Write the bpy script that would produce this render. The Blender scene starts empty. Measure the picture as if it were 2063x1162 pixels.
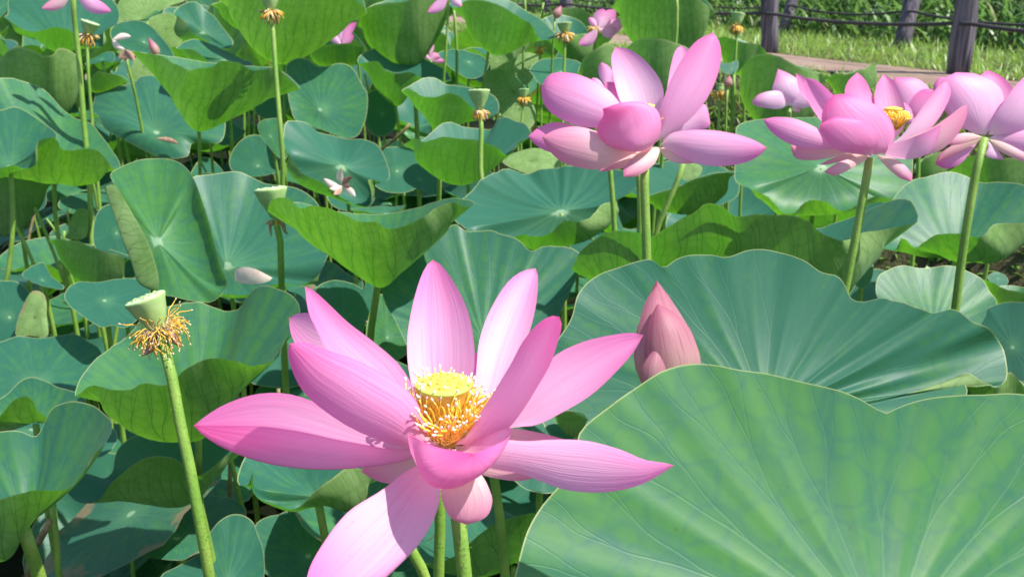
import bpy, math, random
import numpy as np
from mathutils import Vector, Matrix
random.seed(11); rng = np.random.default_rng(11)
S = bpy.context.scene
COL = S.collection
R = math.radians

# ------------------------------------------------------------------ camera
CAMZ = 1.1                       # lens height above the pond's water
PITCH = R(18.0)
F, CX, CY = 1900.0, 1031.5, 581.0     # focal length and centre, in pixels of the survey photograph
cam = bpy.data.cameras.new('camera'); camo = bpy.data.objects.new('camera', cam); COL.objects.link(camo)
camo.location = (0, 0, CAMZ); camo.rotation_euler = (R(90) - PITCH, 0, 0)
cam.sensor_width = 36; cam.lens = 36 * F / 2063
cam.clip_start = 0.02; cam.clip_end = 1000
cam.dof.use_dof = True; cam.dof.focus_distance = 0.62; cam.dof.aperture_fstop = 22
S.camera = camo
# ------------------------------------------------------------------ sky, sun, exposure
SUN = Vector((0.50, -0.12, 0.86)).normalized()          # towards the sun
w = bpy.data.worlds.new('World'); S.world = w; w.use_nodes = True
nt = w.node_tree; sky = nt.nodes.new('ShaderNodeTexSky'); sky.sky_type = 'NISHITA'; sky.sun_disc = False
sky.sun_elevation = math.asin(SUN.z); sky.sun_rotation = math.atan2(SUN.x, SUN.y)
bg = nt.nodes['Background']; nt.links.new(sky.outputs[0], bg.inputs[0]); bg.inputs[1].default_value = 0.125
sl = bpy.data.lights.new('sun', 'SUN'); sl.energy = 4.6; sl.angle = R(0.53); sl.color = (1, .965, .90)
so = bpy.data.objects.new('sun', sl); COL.objects.link(so)
so.rotation_euler = SUN.to_track_quat('Z', 'Y').to_euler()
S.view_settings.view_transform = 'Standard'; S.view_settings.look = 'None'
S.view_settings.exposure = 0.92; S.view_settings.gamma = 1
S.cycles.use_denoising = True
S.cycles.max_bounces = 8; S.cycles.transmission_bounces = 6; S.cycles.diffuse_bounces = 5
S.cycles.sample_clamp_indirect = 6

# ------------------------------------------------------------------ helpers
cp, sp = math.cos(PITCH), math.sin(PITCH)
FW = np.array([0, cp, -sp]); UP = np.array([0, sp, cp]); RT = np.array([1., 0, 0]); CAM = np.array([0, 0, CAMZ])
def P(px, py, d):
    """point of the place surveyed at photograph pixel px,py and depth d metres along the lens axis"""
    px = np.asarray(px, float); py = np.asarray(py, float); d = np.asarray(d, float)
    return CAM + d[..., None] * (FW + ((px - CX) / F)[..., None] * RT - ((py - CY) / F)[..., None] * UP)
def ground_at(px, py, z):
    ray = FW + (px - CX) / F * RT - (py - CY) / F * UP
    return CAM + ray * (z - CAMZ) / ray[2]
def curve(pts, n, closed=False, even=True):
    """centripetal Catmull-Rom through pts, n samples even in length"""
    p = np.asarray(pts, float)
    if closed: q = np.vstack([p[-2:], p, p[:3]])
    else: q = np.vstack([2 * p[0] - p[1], p, 2 * p[-1] - p[-2]])
    out = []
    lo, hi = (2, len(p) + 2) if closed else (1, len(p))
    for i in range(lo, hi):
        p0, p1, p2, p3 = q[i-1], q[i], q[i+1], q[i+2]
        t0 = 0.; t1 = t0 + max(np.linalg.norm(p1-p0), 1e-9)**.5; t2 = t1 + max(np.linalg.norm(p2-p1), 1e-9)**.5; t3 = t2 + max(np.linalg.norm(p3-p2), 1e-9)**.5
        t = np.linspace(t1, t2, 16, endpoint=False)[:, None]
        A1 = (t1-t)/(t1-t0)*p0+(t-t0)/(t1-t0)*p1; A2 = (t2-t)/(t2-t1)*p1+(t-t1)/(t2-t1)*p2; A3 = (t3-t)/(t3-t2)*p2+(t-t2)/(t3-t2)*p3
        B1 = (t2-t)/(t2-t0)*A1+(t-t0)/(t2-t0)*A2; B2 = (t3-t)/(t3-t1)*A2+(t-t1)/(t3-t1)*A3
        out.append((t2-t)/(t2-t1)*B1+(t-t1)/(t2-t1)*B2)
    out.append(p[:1] if closed else p[-1:])
    o = np.vstack(out)
    if not even: return o[:-1:4] if closed else o
    L = np.r_[0, np.cumsum(np.linalg.norm(np.diff(o[:, :2], axis=0), axis=1))]
    s = np.linspace(0, L[-1], n, endpoint=not closed)
    return np.stack([np.interp(s, L, o[:, k]) for k in range(o.shape[1])], 1)

def link(name, verts, faces, mat, root=None, uv=None, smooth=True, mats=None, mi=None):
    me = bpy.data.meshes.new(name); v = np.asarray(verts, float)
    if root is not None: v = v - np.array(root.location)
    me.from_pydata(v.tolist(), [], faces)
    for m in (mats or [mat]): me.materials.append(m)
    if mi is not None: me.polygons.foreach_set('material_index', mi)
    if uv is not None:
        lay = me.uv_layers.new(name='UVMap'); lay.data.foreach_set('uv', np.asarray(uv, np.float32).ravel())
    if smooth: me.polygons.foreach_set('use_smooth', [True] * len(me.polygons))
    o = bpy.data.objects.new(name, me); COL.objects.link(o)
    if root is not None: o.parent = root
    return o
def thing(name, label, cat, loc, group=None):
    o = bpy.data.objects.new(name, None); COL.objects.link(o); o.location = Vector(loc); o.empty_display_size = .05
    o['label'] = label; o['category'] = cat
    if group: o['group'] = group
    return o
def tag(o, label, cat, group=None):
    o['label'] = label; o['category'] = cat
    if group: o['group'] = group
    return o
def grid_faces(nr, nc, wrap=False, flip=False):
    fs = []
    for i in range(nr - 1):
        for j in range(nc if wrap else nc - 1):
            k = (j + 1) % nc
            q = (i*nc+j, i*nc+k, (i+1)*nc+k, (i+1)*nc+j)
            fs.append(q[::-1] if flip else q)
    return fs
def tube(pts, rad, ns=8, cap=True):
    p = np.asarray(pts, float); n = len(p); rad = np.broadcast_to(np.asarray(rad, float), (n,))
    T = np.gradient(p, axis=0); T /= np.linalg.norm(T, axis=1)[:, None] + 1e-12
    ref = np.array([.3, 1., .1]) if abs(T[0, 1]) < .8 else np.array([1., .2, .1])
    V = []
    for i in range(n):
        a = np.cross(T[i], ref); a /= np.linalg.norm(a) + 1e-12; b = np.cross(T[i], a)
        th = np.arange(ns) * 2 * math.pi / ns
        V.append(p[i] + rad[i] * (np.cos(th)[:, None] * a + np.sin(th)[:, None] * b))
    f = grid_faces(n, ns, True)
    if cap: f += [tuple(range(ns))[::-1], tuple((n-1)*ns + k for k in range(ns))]
    return np.vstack(V), f
def merge(parts):
    V, Fc, MI, o = [], [], [], 0
    for i, pt in enumerate(parts):
        v, f = pt[0], pt[1]; m = pt[2] if len(pt) > 2 else 0
        V.append(v); Fc += [tuple(k + o for k in q) for q in f]; MI += [m] * len(f); o += len(v)
    return np.vstack(V), Fc, MI
def lathe(base, axis, prof, ns=28, wob=0.):
    """prof: (distance along axis, radius)"""
    ax = np.asarray(axis, float); ax /= np.linalg.norm(ax)
    a = np.cross(ax, [.2, 1, .1]); a /= np.linalg.norm(a); b = np.cross(ax, a); V = []
    th = np.arange(ns) * 2 * math.pi / ns
    wv = 1 + wob * (np.sin(3*th+1) + .6*np.sin(7*th))
    for t, r in prof: V.append(base + ax*t + (r*wv)[:, None] * (np.cos(th)[:, None]*a + np.sin(th)[:, None]*b))
    return np.vstack(V), grid_faces(len(prof), ns, True, True), a, b, ax

# ------------------------------------------------------------------ materials
class N:
    """small node-graph writer"""
    def __init__(s, name):
        s.m = bpy.data.materials.new(name); s.m.use_nodes = True; s.t = s.m.node_tree; s.t.nodes.clear()
        s.out = s.t.nodes.new('ShaderNodeOutputMaterial')
    def n(s, typ, **kw):
        x = s.t.nodes.new(typ)
        for k, v in kw.items(): setattr(x, k, v)
        return x
    def put(s, sock, v):
        if isinstance(v, bpy.types.NodeSocket): s.t.links.new(v, sock)
        else:
            if hasattr(sock.default_value, '__len__') and not isinstance(v, (int, float)) and len(v) == 3 and len(sock.default_value) == 4: v = (*v, 1)
            sock.default_value = v
    def math(s, op, a, b=0., c=None, clamp=False):
        x = s.n('ShaderNodeMath', operation=op, use_clamp=clamp); s.put(x.inputs[0], a); s.put(x.inputs[1], b)
        if c is not None: s.put(x.inputs[2], c)
        return x.outputs[0]
    def mix(s, f, a, b, blend='MIX'):
        x = s.n('ShaderNodeMix', data_type='RGBA', blend_type=blend, clamp_factor=True)
        s.put(x.inputs[0], f); s.put(x.inputs[6], a); s.put(x.inputs[7], b); return x.outputs[2]
    def ramp(s, v, lo, hi, a=0., b=1., smooth=True):
        x = s.n('ShaderNodeMapRange', clamp=True, interpolation_type='SMOOTHSTEP' if smooth else 'LINEAR')
        for i, q in enumerate((v, lo, hi, a, b)): s.put(x.inputs[i], q)
        return x.outputs[0]
    def noise(s, scale, detail=3, vec=None, rough=.5, dist=0.):
        x = s.n('ShaderNodeTexNoise'); x.inputs['Scale'].default_value = scale; x.inputs['Detail'].default_value = detail
        x.inputs['Roughness'].default_value = rough; x.inputs['Distortion'].default_value = dist
        if vec is not None: s.put(x.inputs['Vector'], vec)
        return x.outputs[0]
    def attr(s, name):
        return s.n('ShaderNodeAttribute', attribute_type='OBJECT', attribute_name=name).outputs['Fac']
    def pos(s): return s.n('ShaderNodeNewGeometry').outputs['Position']
    def bump(s, h, strength, dist=.002):
        x = s.n('ShaderNodeBump'); s.put(x.inputs['Height'], h); s.put(x.inputs['Strength'], strength); s.put(x.inputs['Distance'], dist)
        return x.outputs[0]
    def principled(s, col, rough=.5, spec=.5, normal=None, **kw):
        x = s.n('ShaderNodeBsdfPrincipled'); s.put(x.inputs['Base Color'], col); s.put(x.inputs['Roughness'], rough)
        s.put(x.inputs['Specular IOR Level'], spec)
        if normal is not None: s.put(x.inputs['Normal'], normal)
        for k, v in kw.items(): s.put(x.inputs[k], v)
        return x.outputs[0]
    def translucent(s, col, normal=None):
        x = s.n('ShaderNodeBsdfTranslucent'); s.put(x.inputs[0], col)
        if normal is not None: s.put(x.inputs['Normal'], normal)
        return x.outputs[0]
    def mixsh(s, f, a, b):
        x = s.n('ShaderNodeMixShader'); s.put(x.inputs[0], f); s.put(x.inputs[1], a); s.put(x.inputs[2], b); return x.outputs[0]
    def done(s, sh): s.t.links.new(sh, s.out.inputs[0]); return s.m
    def uv(s):
        x = s.n('ShaderNodeSeparateXYZ'); s.t.links.new(s.n('ShaderNodeUVMap').outputs[0], x.inputs[0]); return x.outputs[0], x.outputs[1]

def leaf_material():
    g = N('lotus_leaf'); u, v = g.uv(); pos = g.pos()
    tone = g.attr('tone'); wear = g.attr('wear'); seed = g.attr('seed')
    jit = g.math('MULTIPLY', g.math('SUBTRACT', g.noise(9, 2, pos), .5), g.math('MULTIPLY', v, .055))
    nv = 20.0
    x = g.math('ABSOLUTE', g.math('SUBTRACT', g.math('FRACT', g.math('MULTIPLY', g.math('ADD', u, jit), nv)), .5))
    wob = g.math('MULTIPLY', g.math('SUBTRACT', g.noise(5, 0, pos), .5), .35)
    vv = g.math('ADD', v, wob)
    f1 = g.ramp(vv, .46, .86, 0, .27, False); f2 = g.ramp(vv, .74, 1.02, 0, .13, False)
    y1 = g.math('ABSOLUTE', g.math('SUBTRACT', x, f1)); y2 = g.math('ABSOLUTE', g.math('SUBTRACT', y1, f2))
    dist = g.math('MULTIPLY', g.math('MULTIPLY', y2, v), 2*math.pi/nv)
    wd = g.ramp(v, .05, 1., .0085, .0030, False)
    vein = g.ramp(dist, g.math('MULTIPLY', wd, .35), wd, 1, 0)
    wide = g.ramp(dist, 0., .055, 1, 0)
    cell = g.n('ShaderNodeTexVoronoi', feature='DISTANCE_TO_EDGE'); cell.inputs['Scale'].default_value = 42
    wv = g.n('ShaderNodeVectorMath', operation='ADD'); nzv = g.n('ShaderNodeTexNoise'); nzv.inputs['Scale'].default_value = 30; g.put(nzv.inputs['Vector'], pos); sc_ = g.n('ShaderNodeVectorMath', operation='SCALE'); sc_.inputs['Scale'].default_value = .03; g.put(sc_.inputs[0], nzv.outputs['Color']); g.put(wv.inputs[0], pos); g.put(wv.inputs[1], sc_.outputs[0]); g.put(cell.inputs['Vector'], wv.outputs[0]); net = g.ramp(cell.outputs['Distance'], 0., .16, 1, 0)
    nz = g.noise(11, 3, pos, .6); fine = g.noise(120, 3, pos, .6)
    # upper side: waxy blue green, yellower between the veins on lush leaves
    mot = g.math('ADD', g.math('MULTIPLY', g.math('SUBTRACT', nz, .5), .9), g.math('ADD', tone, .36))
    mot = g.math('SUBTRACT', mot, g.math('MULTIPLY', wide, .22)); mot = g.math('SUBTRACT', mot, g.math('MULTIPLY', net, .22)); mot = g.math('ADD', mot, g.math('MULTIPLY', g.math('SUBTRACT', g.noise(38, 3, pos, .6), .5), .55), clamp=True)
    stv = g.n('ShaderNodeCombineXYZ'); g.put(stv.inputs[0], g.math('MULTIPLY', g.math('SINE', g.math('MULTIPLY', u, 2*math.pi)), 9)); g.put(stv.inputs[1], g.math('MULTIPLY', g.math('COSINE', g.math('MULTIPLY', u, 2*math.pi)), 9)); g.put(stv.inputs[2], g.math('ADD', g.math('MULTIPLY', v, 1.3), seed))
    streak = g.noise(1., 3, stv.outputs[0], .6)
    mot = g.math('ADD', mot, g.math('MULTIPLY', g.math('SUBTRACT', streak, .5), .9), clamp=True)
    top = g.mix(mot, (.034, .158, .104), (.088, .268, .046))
    top = g.mix(g.math('MULTIPLY', g.ramp(streak, .5, .72), .20), top, (.085, .210, .200))  # bluish sheen painted into the colour as radial streaks
    top = g.mix(g.math('MULTIPLY', vein, g.ramp(v, .15, .9, .26, .05)), top, (.17, .37, .17))
    core = g.ramp(v, .035, .06, 1, 0); near_navel = g.ramp(v, .03, .35, 1, 0)
    top = g.mix(g.math('MULTIPLY', near_navel, .30), top, (.17, .40, .16))  # paler green spreading out from the navel
    top = g.mix(g.math('MULTIPLY', core, .8), top, (.38, .58, .36))
    top = g.mix(g.math('MULTIPLY', fine, .25), top, g.mix(.5, top, (.03, .10, .07)))
    # lower side: paler yellow green with darker standing veins
    bot = g.mix(g.ramp(nz, .3, .7), (.175, .315, .080), (.270, .410, .145))
    bot = g.mix(g.math('MULTIPLY', vein, .7), bot, (.060, .105, .024)); bot = g.mix(g.math('MULTIPLY', net, .25), bot, (.07, .15, .03))
    back = g.n('ShaderNodeNewGeometry').outputs['Backfacing']
    col = g.mix(back, top, bot)
    rw = g.attr('rim'); rim = g.ramp(v, g.math('SUBTRACT', 1, rw), g.math('SUBTRACT', 1, g.math('MULTIPLY', rw, .4)), 0, 1); col = g.mix(g.math('MULTIPLY', rim, .8), col, (.42, .48, .20))
    # brown wear eaten in from the rim
    sc = g.math('MULTIPLY', g.ramp(g.math('ADD', g.math('MULTIPLY', v, .55), g.noise(16, 4, pos, .6)), 1.02, 1.10), wear)
    col = g.mix(sc, col, (.36, .24, .13))
    spots = g.math('MULTIPLY', g.ramp(g.noise(230, 1, pos), .74, .78), .4)
    col = g.mix(spots, col, (.05, .07, .03))
    tr = g.mix(g.math('MULTIPLY', vein, .6), g.mix(mot, (.080, .285, .009), (.165, .39, .013)), (.04, .12, .008))
    tr = g.mix(sc, tr, (.2, .10, .03))
    h = g.math('ADD', g.math('MULTIPLY', vein, -.30), g.math('ADD', g.math('MULTIPLY', net, -.05), g.math('MULTIPLY', fine, .30)))
    nrm = g.bump(h, .35, .0008)
    pr = g.principled(col, g.mix(back, (.44, .44, .44), (.62, .62, .62)), .30, nrm)
    bs = pr.node; g.put(bs.inputs['Sheen Weight'], .07); bs.inputs['Sheen Roughness'].default_value = .45; g.put(bs.inputs['Sheen Tint'], (.75, .88, 1))
    return g.done(g.mixsh(.42, pr, g.translucent(tr, nrm)))

def petal_material(name, base, mid, tip, trans, basefrom=.0, baseto=.27, tipfrom=.5, veins=.20):
    g = N(name); u, v = g.uv(); pos = g.pos(); sd = g.attr('seed')
    cu = g.math('ABSOLUTE', g.math('SUBTRACT', u, .5))
    st = g.n('ShaderNodeCombineXYZ'); g.put(st.inputs[0], g.math('MULTIPLY', u, 46)); g.put(st.inputs[1], g.math('ADD', g.math('MULTIPLY', v, 2.2), sd)); g.put(st.inputs[2], sd)
    line = g.noise(1., 3, st.outputs[0], .55)
    st2 = g.n('ShaderNodeCombineXYZ'); g.put(st2.inputs[0], g.math('MULTIPLY', u, 14)); g.put(st2.inputs[1], g.math('ADD', g.math('MULTIPLY', v, 1.4), sd)); g.put(st2.inputs[2], sd)
    broad = g.noise(1., 2, st2.outputs[0], .5)
    c = g.mix(g.ramp(v, basefrom, baseto), base, mid)
    edge = g.ramp(g.math('ADD', v, g.math('MULTIPLY', cu, .35)), tipfrom, 1.12)
    c = g.mix(g.math('MULTIPLY', edge, .95), c, tip)
    rim = g.math('MULTIPLY', g.ramp(cu, .475, .498), .5)
    c = g.mix(rim, c, tip)
    vl = g.math('MULTIPLY', g.ramp(line, .52, .72), veins); vl = g.math('MULTIPLY', vl, g.ramp(v, .12, .55, .25, 1))
    c = g.mix(vl, c, tip)
    c = g.mix(g.math('MULTIPLY', g.ramp(broad, .5, .75), .22), c, tip)
    tipspot = g.ramp(v, .955, .99); c = g.mix(g.math('MULTIPLY', tipspot, .65), c, (tip[0]*.8, tip[1]*.55, tip[2]*.45))
    speck = g.ramp(g.noise(400, 1, pos), .765, .785); c = g.mix(g.math('MULTIPLY', speck, .35), c, (.25, .07, .14))
    tcol = g.mix(g.ramp(v, basefrom, baseto), g.mix(.5, base, trans), trans); tcol = g.mix(g.math('MULTIPLY', edge, .8), tcol, (trans[0], trans[1]*.55, trans[2]*.85))
    tcol = g.mix(g.math('MULTIPLY', vl, .8), tcol, (trans[0]*.75, trans[1]*.45, trans[2]*.7))
    h = g.math('ADD', g.math('MULTIPLY', line, .8), g.math('MULTIPLY', broad, 1.3))
    nrm = g.bump(h, .24, .0013)
    return g.done(g.mixsh(.48, g.principled(c, .48, .35, nrm), g.translucent(tcol, nrm)))

def simple(name, c1, c2, scale=60, rough=.55, spec=.4, bump=.3, trans=None, bd=.001):
    g = N(name); n1 = g.noise(scale, 4, g.pos(), .6); c = g.mix(g.ramp(n1, .3, .7), c1, c2)
    sh = g.principled(c, rough, spec, g.bump(n1, bump, bd))
    if trans: sh = g.mixsh(.3, sh, g.translucent(trans))
    return g.done(sh)

M = {}
M['leaf'] = leaf_material()
M['petal'] = petal_material('pink_petal', (.95, .72, .80), (.94, .47, .72), (.85, .18, .47), (.98, .38, .68))
M['petal_deep'] = petal_material('deep_pink_petal', (.92, .62, .68), (.88, .36, .63), (.77, .11, .38), (.96, .30, .58))
M['petal_peach'] = petal_material('peach_outer_petal', (.90, .68, .56), (.90, .48, .58), (.80, .23, .42), (.95, .42, .52), .05, .75)
M['petal_pale'] = petal_material('pale_pink_petal', (.95, .80, .84), (.95, .60, .79), (.85, .25, .53), (.98, .46, .73))
M['bud'] = petal_material('bud_petal', (.55, .45, .30), (.58, .31, .34), (.44, .14, .22), (.6, .2, .25), .02, .6, .5, .95)
M['dry_petal'] = simple('dry_petal', (.84, .62, .54), (.90, .76, .68), 90, .6, .3, .3, (.7, .45, .35))
M['brown_petal'] = simple('withered_petal', (.28, .15, .10), (.45, .27, .20), 120, .7, .2, .6)
def stalk_material():
    g = N('stalk'); p = g.pos(); n1 = g.noise(18, 4, p, .7); n2 = g.noise(480, 1, p)
    c = g.mix(g.ramp(n1, .3, .7), (.125, .255, .030), (.225, .345, .060)); c = g.mix(g.math('MULTIPLY', g.ramp(n2, .62, .70), .5), c, (.08, .10, .02))
    return g.done(g.principled(c, .5, .4, g.bump(n2, .6, .0006)))
M['stalk'] = stalk_material()
M['stalk_dry'] = simple('dry_stalk', (.16, .11, .05), (.30, .24, .12), 50, .7, .2, .5)
M['pod'] = simple('green_seed_pod', (.27, .42, .13), (.36, .50, .20), 70, .5, .4, .35, None)
M['pod_top'] = simple('pod_face', (.40, .55, .30), (.48, .62, .38), 90, .55, .3, .2)
M['pod_hole'] = simple('pod_hole', (.26, .36, .14), (.33, .42, .19), 90, .6, .3, .2)
M['rec_top'] = simple('receptacle_face', (.92, .64, .05), (.94, .71, .09), 160, .5, .4, .15)
M['rec_rim'] = simple('receptacle_rim', (.44, .56, .08), (.56, .62, .09), 160, .5, .4, .15)
M['rec_side'] = simple('receptacle_side', (.95, .58, .08), (.96, .66, .14), 120, .5, .4, .15, (.95, .6, .08))
M['seed'] = simple('young_seed', (.50, .30, .03), (.64, .42, .05), 200, .5, .4, .2)
M['filament'] = simple('filament', (.93, .64, .12), (.95, .76, .28), 300, .5, .3, .1)
M['anther'] = simple('anther', (.94, .58, .05), (.95, .66, .10), 300, .6, .3, .2)
M['anther_tip'] = simple('anther_tip', (.86, .78, .66), (.90, .82, .70), 300, .5, .3, .1)
M['fil_dry'] = simple('dried_filament', (.62, .45, .22), (.70, .58, .40), 300, .7, .2, .2)
M['ant_dry'] = simple('dried_anther', (.64, .32, .03), (.76, .46, .08), 300, .7, .2, .2)
M['wood'] = None
def wood():
    g = N('weathered_post'); p = g.pos(); mp = g.n('ShaderNodeMapping'); mp.inputs['Scale'].default_value = (60, 60, 3.5); g.put(mp.inputs[0], p)
    n1 = g.noise(1, 4, mp.outputs[0], .6); n2 = g.noise(4, 2, p)
    c = g.mix(g.ramp(n1, .35, .68), (.055, .047, .060), (.185, .158, .185)); c = g.mix(g.math('MULTIPLY', g.ramp(n2, .45, .7), .35), c, (.19, .17, .17))
    return g.done(g.principled(c, .8, .2, g.bump(n1, .7, .006)))
M['wood'] = wood()
def rope():
    g = N('dark_rope'); u, v = g.uv(); s = g.math('SINE', g.math('MULTIPLY', g.math('ADD', v, g.math('MULTIPLY', u, .03)), 330))
    c = g.mix(g.ramp(s, -1, 1), (.028, .025, .028), (.105, .095, .10))
    return g.done(g.principled(c, .8, .2, g.bump(s, .8, .004)))
M['rope'] = rope()
def blade(name, c1, c2, tr):
    g = N(name); sd = g.n('ShaderNodeNewGeometry').outputs['Random Per Island']; u, v = g.uv()
    c = g.mix(sd, c1, c2); c = g.mix(g.math('MULTIPLY', g.ramp(sd, .90, .96), .8), c, (.42, .36, .17))
    return g.done(g.mixsh(.35, g.principled(c, .42, .45), g.translucent(tr)))
M['reed'] = blade('reed_blade', (.085, .185, .050), (.210, .335, .130), (.20, .38, .08))
M['grass'] = blade('grass_blade', (.14, .28, .04), (.30, .45, .10), (.30, .48, .06))
M['weed'] = blade('weed_leaf', (.10, .24, .04), (.22, .36, .10), (.2, .4, .05))
def soil():
    g = N('bank_soil'); p = g.pos(); n1 = g.noise(7, 5, p, .65); n2 = g.noise(60, 4, p, .6)
    c = g.mix(g.ramp(n1, .35, .65), (.060, .050, .026), (.120, .135, .042)); c = g.mix(g.math('MULTIPLY', n2, .6), c, (.045, .034, .022))
    return g.done(g.principled(c, .9, .15, g.bump(n2, .8, .02)))
M['soil'] = soil()
def pathm():
    g = N('trodden_path'); p = g.pos(); n1 = g.noise(3, 5, p, .6); n2 = g.noise(140, 4, p, .7)
    c = g.mix(g.ramp(n1, .3, .7), (.215, .145, .112), (.300, .212, .170)); c = g.mix(g.ramp(n2, .55, .75, 0, .55), c, (.09, .065, .055))
    return g.done(g.principled(c, .9, .15, g.bump(n2, .8, .01)))
M['path'] = pathm()
def water():
    g = N('pond_water'); p = g.pos(); n1 = g.noise(3, 4, p, .6); n2 = g.noise(18, 5, p, .6)
    c = g.mix(g.ramp(n1, .35, .7), (.005, .007, .003), (.014, .014, .007)); c = g.mix(g.ramp(n2, .64, .70, 0, .35), c, (.040, .030, .016))
    return g.done(g.principled(c, g.ramp(n2, .4, .65, .7, .95), .03, g.bump(n2, .12, .01)))
M['water'] = water()
# ------------------------------------------------------------------ terrain: pond, bank, path, verge
ZP = CAMZ - .475                                   # level of the path
A0 = ground_at(1930, 152, ZP)[:2]; B0 = ground_at(1551, 108, ZP)[:2]
TD = (B0 - A0) / np.linalg.norm(B0 - A0); ND = np.array([-TD[1], TD[0]]) * -1
if ND[0] < 0: ND = -ND
def st(x, y): d = np.stack([x - A0[0], y - A0[1]], -1); return d @ ND, d @ TD     # metres across / along the fence line
def xy(s, t): return A0[0] + s*ND[0] + t*TD[0], A0[1] + s*ND[1] + t*TD[1]
def height(s):
    return np.interp(s, [-60, -1.75, -1.45, -1.15, -.92, -.80, 0, 1.6, 2.5, 4, 60, 400], [-.35, -.35, -.02, .30, ZP-.03, ZP-.004, ZP-.004, ZP+.01, ZP+.12, ZP+.25, ZP+.4, ZP+1])
ss = np.r_[-60, -20, -8, -4, np.linspace(-2.2, 2.6, 33), 3, 4, 6, 10, 20, 60, 400]; tt = np.r_[-300, -100, -40, -15, np.linspace(-8, 22, 61), 30, 50, 100, 300]
SS, TT = np.meshgrid(ss, tt, indexing='ij'); X, Y = xy(SS, TT); Z = height(SS) + .015*np.sin(SS*9+TT*3.1)*np.sin(TT*2.3) * (np.abs(SS+.3) > .4)
o = link('ground', np.stack([X, Y, Z], -1).reshape(-1, 3), grid_faces(len(ss), len(tt), flip=True), M['soil']); o['kind'] = 'structure'
xs = np.linspace(-60, 30, 46); ys = np.linspace(-20, 60, 41); GX, GY = np.meshgrid(xs, ys, indexing='ij')
o = link('pond_water', np.stack([GX, GY, GX*0], -1).reshape(-1, 3), grid_faces(46, 41, flip=True), M['water']); o['kind'] = 'structure'
s_, t_ = np.meshgrid(np.linspace(0, 1, 9), np.linspace(-8, 40, 120), indexing='ij')
e0 = -.60 + .05*np.sin(t_*2.1) + .03*np.sin(t_*5.7) + .03*np.sin(t_*13.1)*np.sin(t_*3.3); e1 = -.02 + .04*np.sin(t_*1.7+1) + .03*np.sin(t_*4.9)
X, Y = xy(e0 + (e1-e0)*s_, t_)
o = link('path', np.stack([X, Y, X*0+ZP+.006+.004*np.sin(s_*math.pi)], -1).reshape(-1, 3), grid_faces(9, 120, flip=True), M['path']); o['kind'] = 'structure'

def blades(name, n, sr, tr, hr, wr, mat, seg=5, arch=(.4, 1.1), base=None, label=None, cat=None):
    s = rng.uniform(*sr, n); t = rng.uniform(*tr, n); X, Y = xy(s, t); Z = height(s) - .02
    h = rng.uniform(*hr, n)
    if base is not None: Z = Z + rng.uniform(0, 1, n)**.8*np.clip((s-sr[0])*.42+.02, 0, 1.0); h *= np.clip(.55+(s-sr[0])*.5, .5, 1.1)
    wd = rng.uniform(*wr, n); az = rng.uniform(0, 2*math.pi, n); tilt = rng.uniform(.05, .5, n); bend = rng.uniform(*arch, n)
    k = np.linspace(0, 1, seg); ang = tilt[:, None] + bend[:, None]*k[None]**1.4
    dh = np.cos(ang); dr = np.sin(ang); zz = np.cumsum(dh, 1)/seg*h[:, None]; rr = np.cumsum(dr, 1)/seg*h[:, None]
    zz -= zz[:, :1]; rr -= rr[:, :1]
    cxp = X[:, None] + rr*np.cos(az)[:, None]; cyp = Y[:, None] + rr*np.sin(az)[:, None]; cz = Z[:, None] + zz
    ww = wd[:, None]*np.interp(k, [0, .35, .75, 1], [.5, 1, .7, .04])[None]; tw = az + math.pi/2 + rng.uniform(-.6, .6, n)
    ox, oy = np.cos(tw)[:, None]*ww, np.sin(tw)[:, None]*ww
    V = np.stack([np.stack([cxp-ox, cyp-oy, cz], -1), np.stack([cxp+ox, cyp+oy, cz+ww*.3], -1)], 2).reshape(-1, 3)
    q = np.arange(seg-1)*2; b = (np.arange(n)*seg*2)[:, None] + q[None]
    Fc = np.stack([b, b+1, b+3, b+2], -1).reshape(-1, 4)
    me = bpy.data.meshes.new(name); me.vertices.add(len(V)); me.vertices.foreach_set('co', V.ravel())
    me.loops.add(Fc.size); me.loops.foreach_set('vertex_index', Fc.ravel()); me.polygons.add(len(Fc)); me.polygons.foreach_set('loop_start', np.arange(len(Fc))*4)
    me.uv_layers.new(name='UVMap'); me.update(calc_edges=True); me.polygons.foreach_set('use_smooth', [True]*len(Fc)); me.materials.append(mat)
    o = bpy.data.objects.new(name, me); COL.objects.link(o); o['kind'] = 'stuff'; o['label'] = label; o['category'] = cat
    return o
blades('reeds', 17000, (1.5, 4.6), (-4.5, 13), (.45, .9), (.009, .020), M['reed'], 6, (.6, 2.0), (0, .75), 'tall dark green reeds massed behind the far rope fence', 'reeds')
blades('verge_grass', 16000, (.0, 1.75), (-3.5, 9), (.06, .20), (.002, .0045), M['grass'], 4, (.3, 1.3), None, 'short bright grass verge between the two rope fences', 'grass')
blades('bank_grass', 12000, (-1.25, -.60), (-3.5, 9), (.04, .14), (.002, .005), M['grass'], 4, (.3, 1.3), None, 'short grass edging the brown path on the pond side', 'grass')
blades('bank_weeds', 14000, (-2.2, -1.05), (-4, 6), (.03, .09), (.008, .019), M['weed'], 4, (.6, 1.6), None, 'small round weeds covering the foot of the bank', 'weeds')

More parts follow.
